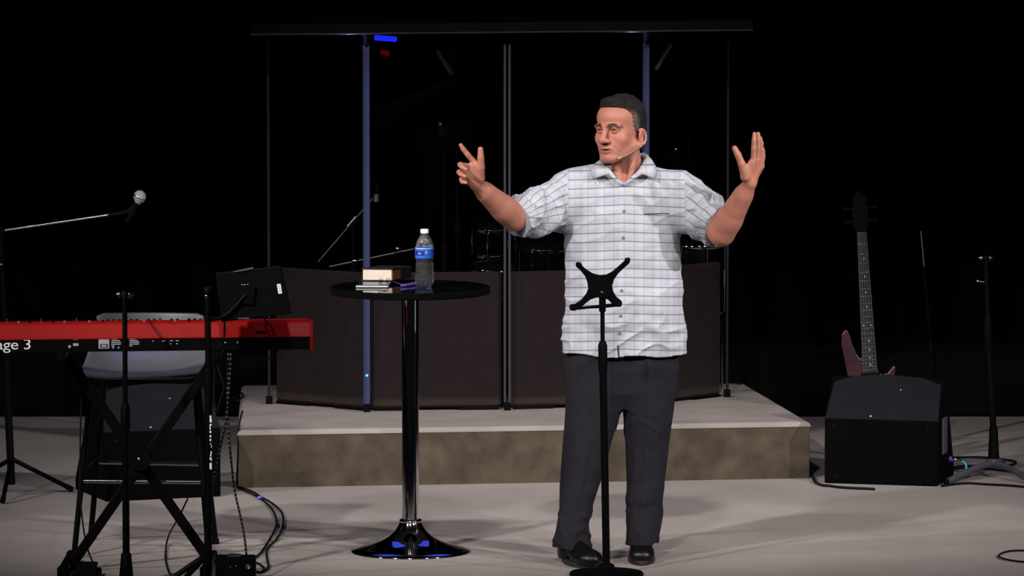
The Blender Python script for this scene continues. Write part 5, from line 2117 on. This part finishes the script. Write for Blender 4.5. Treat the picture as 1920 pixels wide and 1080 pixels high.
outl = [pxs(x, y) for (x, y) in ((1585, 619), (1590, 621), (1594, 632), (1600, 651), (1606, 664), (1612, 673), (1617, 670), (1619, 664), (1621, 690), (1644, 690), (1648, 700),
                                  (1655, 703), (1665, 700), (1671, 693), (1676, 686), (1679, 690), (1678, 700), (1674, 714), (1672, 740), (1678, 770), (1690, 800), (1692, 830), (1680, 856),
                                  (1655, 866), (1630, 864), (1604, 850), (1590, 825), (1590, 795), (1597, 765), (1598, 740), (1593, 715), (1588, 695), (1583, 670), (1578, 645), (1579, 628))]
b = MB(); b.prism([gp(s_, l, -.045) for s_, l in outl], gn * .040); b.build('body', M['maroon'], t, bevel=.010)
b = MB(); b.prism([gp(-.005, -.021, -.004), gp(-.005, .021, -.004), gp(.60, .032, -.004), gp(.60, -.032, -.004)], gn * -.022); b.build('neck', M['maple'], t, bevel=.006)
b = MB(); b.prism([gp(0, -.020, -.004), gp(0, .020, -.004), gp(.62, .0325, -.004), gp(.62, -.0325, -.004)], gn * .006); fbd = b.build('fingerboard', M['rosewood'], t)
for k in range(1, 23):
    s_ = SCL * (1 - 2 ** (-k / 12))
    hw = .020 + .0125 * s_ / .62
    b = MB(); b.tube([gp(s_, -hw, .0025), gp(s_, hw, .0025)], .0013, 6); b.build('fret', M['fret'], fbd)
for k in (3, 5, 7, 9, 12, 15, 17, 19, 21):
    s_ = SCL * (1 - (2 ** (-k / 12) + 2 ** (-(k - 1) / 12)) / 2)
    for l in ((-.017, .017) if k == 12 else (.004,)):
        b = MB(); b.lathe([(.0032, 0), (.003, .0006), (0, .0007)], gp(s_, l, .002), 10, gn); b.build('inlay_dot', M['inlay'], fbd)
b = MB(); b.prism([gp(s_, l, -.006) for s_, l in ((0, -.021), (-.03, -.034), (-.09, -.038), (-.17, -.026), (-.19, 0), (-.16, .026), (-.07, .034), (-.03, .030), (0, .021))], gn * -.016)
hd = b.build('headstock', M['matte'], t, bevel=.003)
for k in range(4):
    sd = -1 if k < 2 else 1
    s_ = -.05 - .06 * (k % 2)
    b = MB(); b.tube([gp(s_, sd * .03, -.012), gp(s_, sd * .058, -.012)], .0055, 8); b.ball(gp(s_, sd * .066, -.012), (.012, .004, .010), 10, 6); b.build('tuning_peg', M['matte'], hd)
for k in range(4):
    f = -1.5 + k
    b = MB(); b.tube([gp(-.02, f * .009, .004), gp(SCL, f * .0165, .008)], .0009 + .0003 * k, 6); b.build('string', M['darkchrome'], t)
for s_ in (.64, .74):
    b = MB(); b.box(gp(s_, 0, 0.0), (.088, .016, .030), Matrix((gs, -gn, ga)).transposed(), bev=.004); b.build('pickup', M['black'], t)
b = MB(); b.box(gp(SCL, 0, .003), (.085, .014, .05), Matrix((gs, -gn, ga)).transposed(), bev=.003); b.build('bridge', M['darkchrome'], t)
for k in range(3):
    b = MB(); b.lathe([(.010, 0), (.009, .014), (0, .015)], gp(.83 + .035 * k, .075 - .008 * k, -.006), 14, gn); b.build('knob', M['black'], t)
# its stand
gb = gp(SCL + .12, 0, 0)
t = thing('guitar_stand', 'black folding guitar stand under the bass guitar, mostly hidden by the floor monitor', 'stand', (gb.x, yg + .02, 0))
b = MB(); b.tube([(gb.x, yg + .06, .10), (gb.x - .02, yg + .075, .62)], .010, 10); b.build('back_tube', M['blackmetal'], t)
for s_ in (-1, 1):
    b = MB(); b.tube([(gb.x, yg + .06, .20), (gb.x + s_ * .19, yg - .02, .012)], .009, 10); b.build('leg', M['blackmetal'], t)
    zc_ = gp(SCL + .155, 0, 0).z
    b = MB(); b.tube(arc([(gb.x + s_ * .02, yg + .06, .16), (gb.x + s_ * .07, yg + .058, zc_ + .01), (gb.x + s_ * .075, yg - .02, zc_ - .005), (gb.x + s_ * .075, yg - .035, zc_ + .012)], 4), .009, 10); b.build('cradle_arm', M['rubber'], t)
b = MB(); b.tube([(gb.x, yg + .06, .20), (gb.x, yg + .22, .012)], .009, 10); b.build('leg', M['blackmetal'], t)

# microphone stand with a flat grey tripod
hb = G(1863, 893)
tt_ = P(1848, 484, hb.y)
t = thing('microphone_stand', 'black microphone stand with a low grey cast tripod at the right edge', 'stand', (hb.x, hb.y, 0))
b = MB(); b.tube([(hb.x, hb.y, .06), (hb.x - .002, hb.y, .22)], [.026, .018], 16); b.build('base_collar', M['black'], t)
b = MB(); b.tube([(hb.x - .002, hb.y, .20), (P(1853, 640, hb.y).x, hb.y, P(1853, 640, hb.y).z)], .0140, 14); b.build('lower_tube', M['blackmetal'], t)
b = MB(); b.tube([P(1852, 590, hb.y), tt_], .0095, 12); b.build('upper_tube', M['blackmetal'], t)
b = MB(); b.tube([P(1853.5, 660, hb.y), P(1853.5, 650, hb.y), P(1852, 610, hb.y), P(1852, 590, hb.y)], [.0145, .019, .019, .012], 14); b.build('clutch', M['black'], t)
b = MB(); b.ball(tt_, .016, 12, 8); b.build('swivel_joint', M['black'], t)
for s_ in (-1, 1):
    b = MB(); b.lathe([(.004, .010), (.004, .015), (.011, .016), (.011, .019), (.006, .021), (.007, .028), (0, .031)], tt_, 14, (s_, 0, .05)); b.build('wing_knob', M['steel'], t)
b = MB(); b.lathe([(.030, .040), (.034, .050), (.030, .075), (.022, .08)], (hb.x, hb.y, 0), 20); b.build('tripod_hub', M['greymetal'], t)
for (x, y) in ((1775, 909), (1935, 908), (1880, 872)):
    e = G(x, y)
    b = MB(); pth = arc([(hb.x, hb.y, .058), (hb.x * .6 + e.x * .4, hb.y * .6 + e.y * .4, .050), (e.x, e.y, .013)], 5)
    b.tube(pth, [.018] * 3 + [.014] * (len(pth) - 3), 10); lg = b.build('leg', M['greymetal'], t)
    b = MB(); b.ball((e.x, e.y, .013), .014, 10, 8); b.build('rubber_foot', M['rubber'], lg)
b = MB(); b.tube([tt_ + Vector((0, -.06, -.012)), tt_ + Vector((.0, .42, -.052))], .006, 10); b.build('short_boom', M['blackmetal'], t)
b = MB(); b.ball(P(1833, 527, hb.y + .02), (.006, .006, .007), 8, 6); b.tube([P(1833, 527, hb.y + .02), P(1851, 530, hb.y)], .0022, 6); b.build('side_pin', M['steel'], t)

# thin stand behind the wedge whose steel upper rod catches the light
yz = 4.0
za, zb3 = P(1727, 433, yz), P(1733, 500, yz)
dirz = (za - zb3).normalized()
ft = zb3 - dirz * (zb3.z / dirz.z)
t = tripod_stand('thin_stand', 'thin black stand with a bare steel rod on top, behind the right floor monitor', (ft.x, ft.y, 0), zb3, rad=.07, m=M['matte'], r=.009, a0=.9)
b = MB(); b.tube([zb3, za], .0050, 10); b.build('steel_rod', M['steel'], t)

# cables on the right
jk = qr(1.0, .30, 0)
jp = P(1783, 861, jk.y)
t = thing('patch_lead', 'cyan lead with a purple-collared silver jack plug at the right floor monitor', 'lead', jp)
b = MB(); b.tube([P(1772, 861, jp.y), P(1785, 861, jp.y)], .013, 14); b.build('plug_collar', mat('purple_collar', (.07, .03, .33), .5), t)
b = MB(); b.tube([P(1785, 861, jp.y), P(1797, 862, jp.y), P(1803, 865, jp.y)], [.0075, .0075, .0065], 12); b.build('jack_barrel', M['chrome'], t)
b = MB(); b.tube(arc([P(1801, 864, jp.y), P(1810, 870, jp.y), P(1811, 880, jp.y - .01), P(1808, 889, jp.y - .02), P(1804, 894, jp.y - .02)], 5), .0058, 10); b.build('cyan_lead', M['cyan'], t)
cable('cable', 'black cable looped wide around the grey tripod at the right edge', [GZ(1782, 858, .008), GZ(1830, 857, .008), GZ(1862, 859, .008), GZ(1892, 863, .008), GZ(1905, 867, .008), GZ(1893, 872, .008), GZ(1850, 873, .008), GZ(1800, 874, .008), GZ(1780, 880, .008)], .005)
cable('cable', 'black cable running to the right frame edge behind the grey tripod', [GZ(1786, 878, .008), GZ(1830, 877, .008), GZ(1880, 882, .008), GZ(1905, 886, .008), GZ(1940, 890, .008)], .005)
cable('cable', 'black cable trailing in front of the grey tripod feet', [GZ(1765, 911, .006), GZ(1810, 906, .006), GZ(1850, 908, .006), GZ(1890, 910, .006), GZ(1945, 915, .006)], .005)
cable('cable', 'loop of thin black cable lying in the lower right corner', [GZ(1950, 1034), GZ(1915, 1032), GZ(1888, 1034), GZ(1873, 1041), GZ(1880, 1047), GZ(1905, 1052), GZ(1950, 1056)], .0038)
cable('cable', 'black cable lying between the riser and the right floor monitor', [GZ(1524, 893, .008), GZ(1528, 903, .008), GZ(1540, 909, .008), GZ(1556, 911, .006), GZ(1580, 914, .006), GZ(1640, 917, .006)], .006)
cable('cable', 'black cable curled on the riser beside the right end of the shield', [atz(1374, 716, .256), atz(1385, 711, .262), atz(1394, 715, .256), atz(1388, 719, .256), atz(1378, 714, .262), atz(1392, 711, .258), atz(1407, 717, .256)], .005)
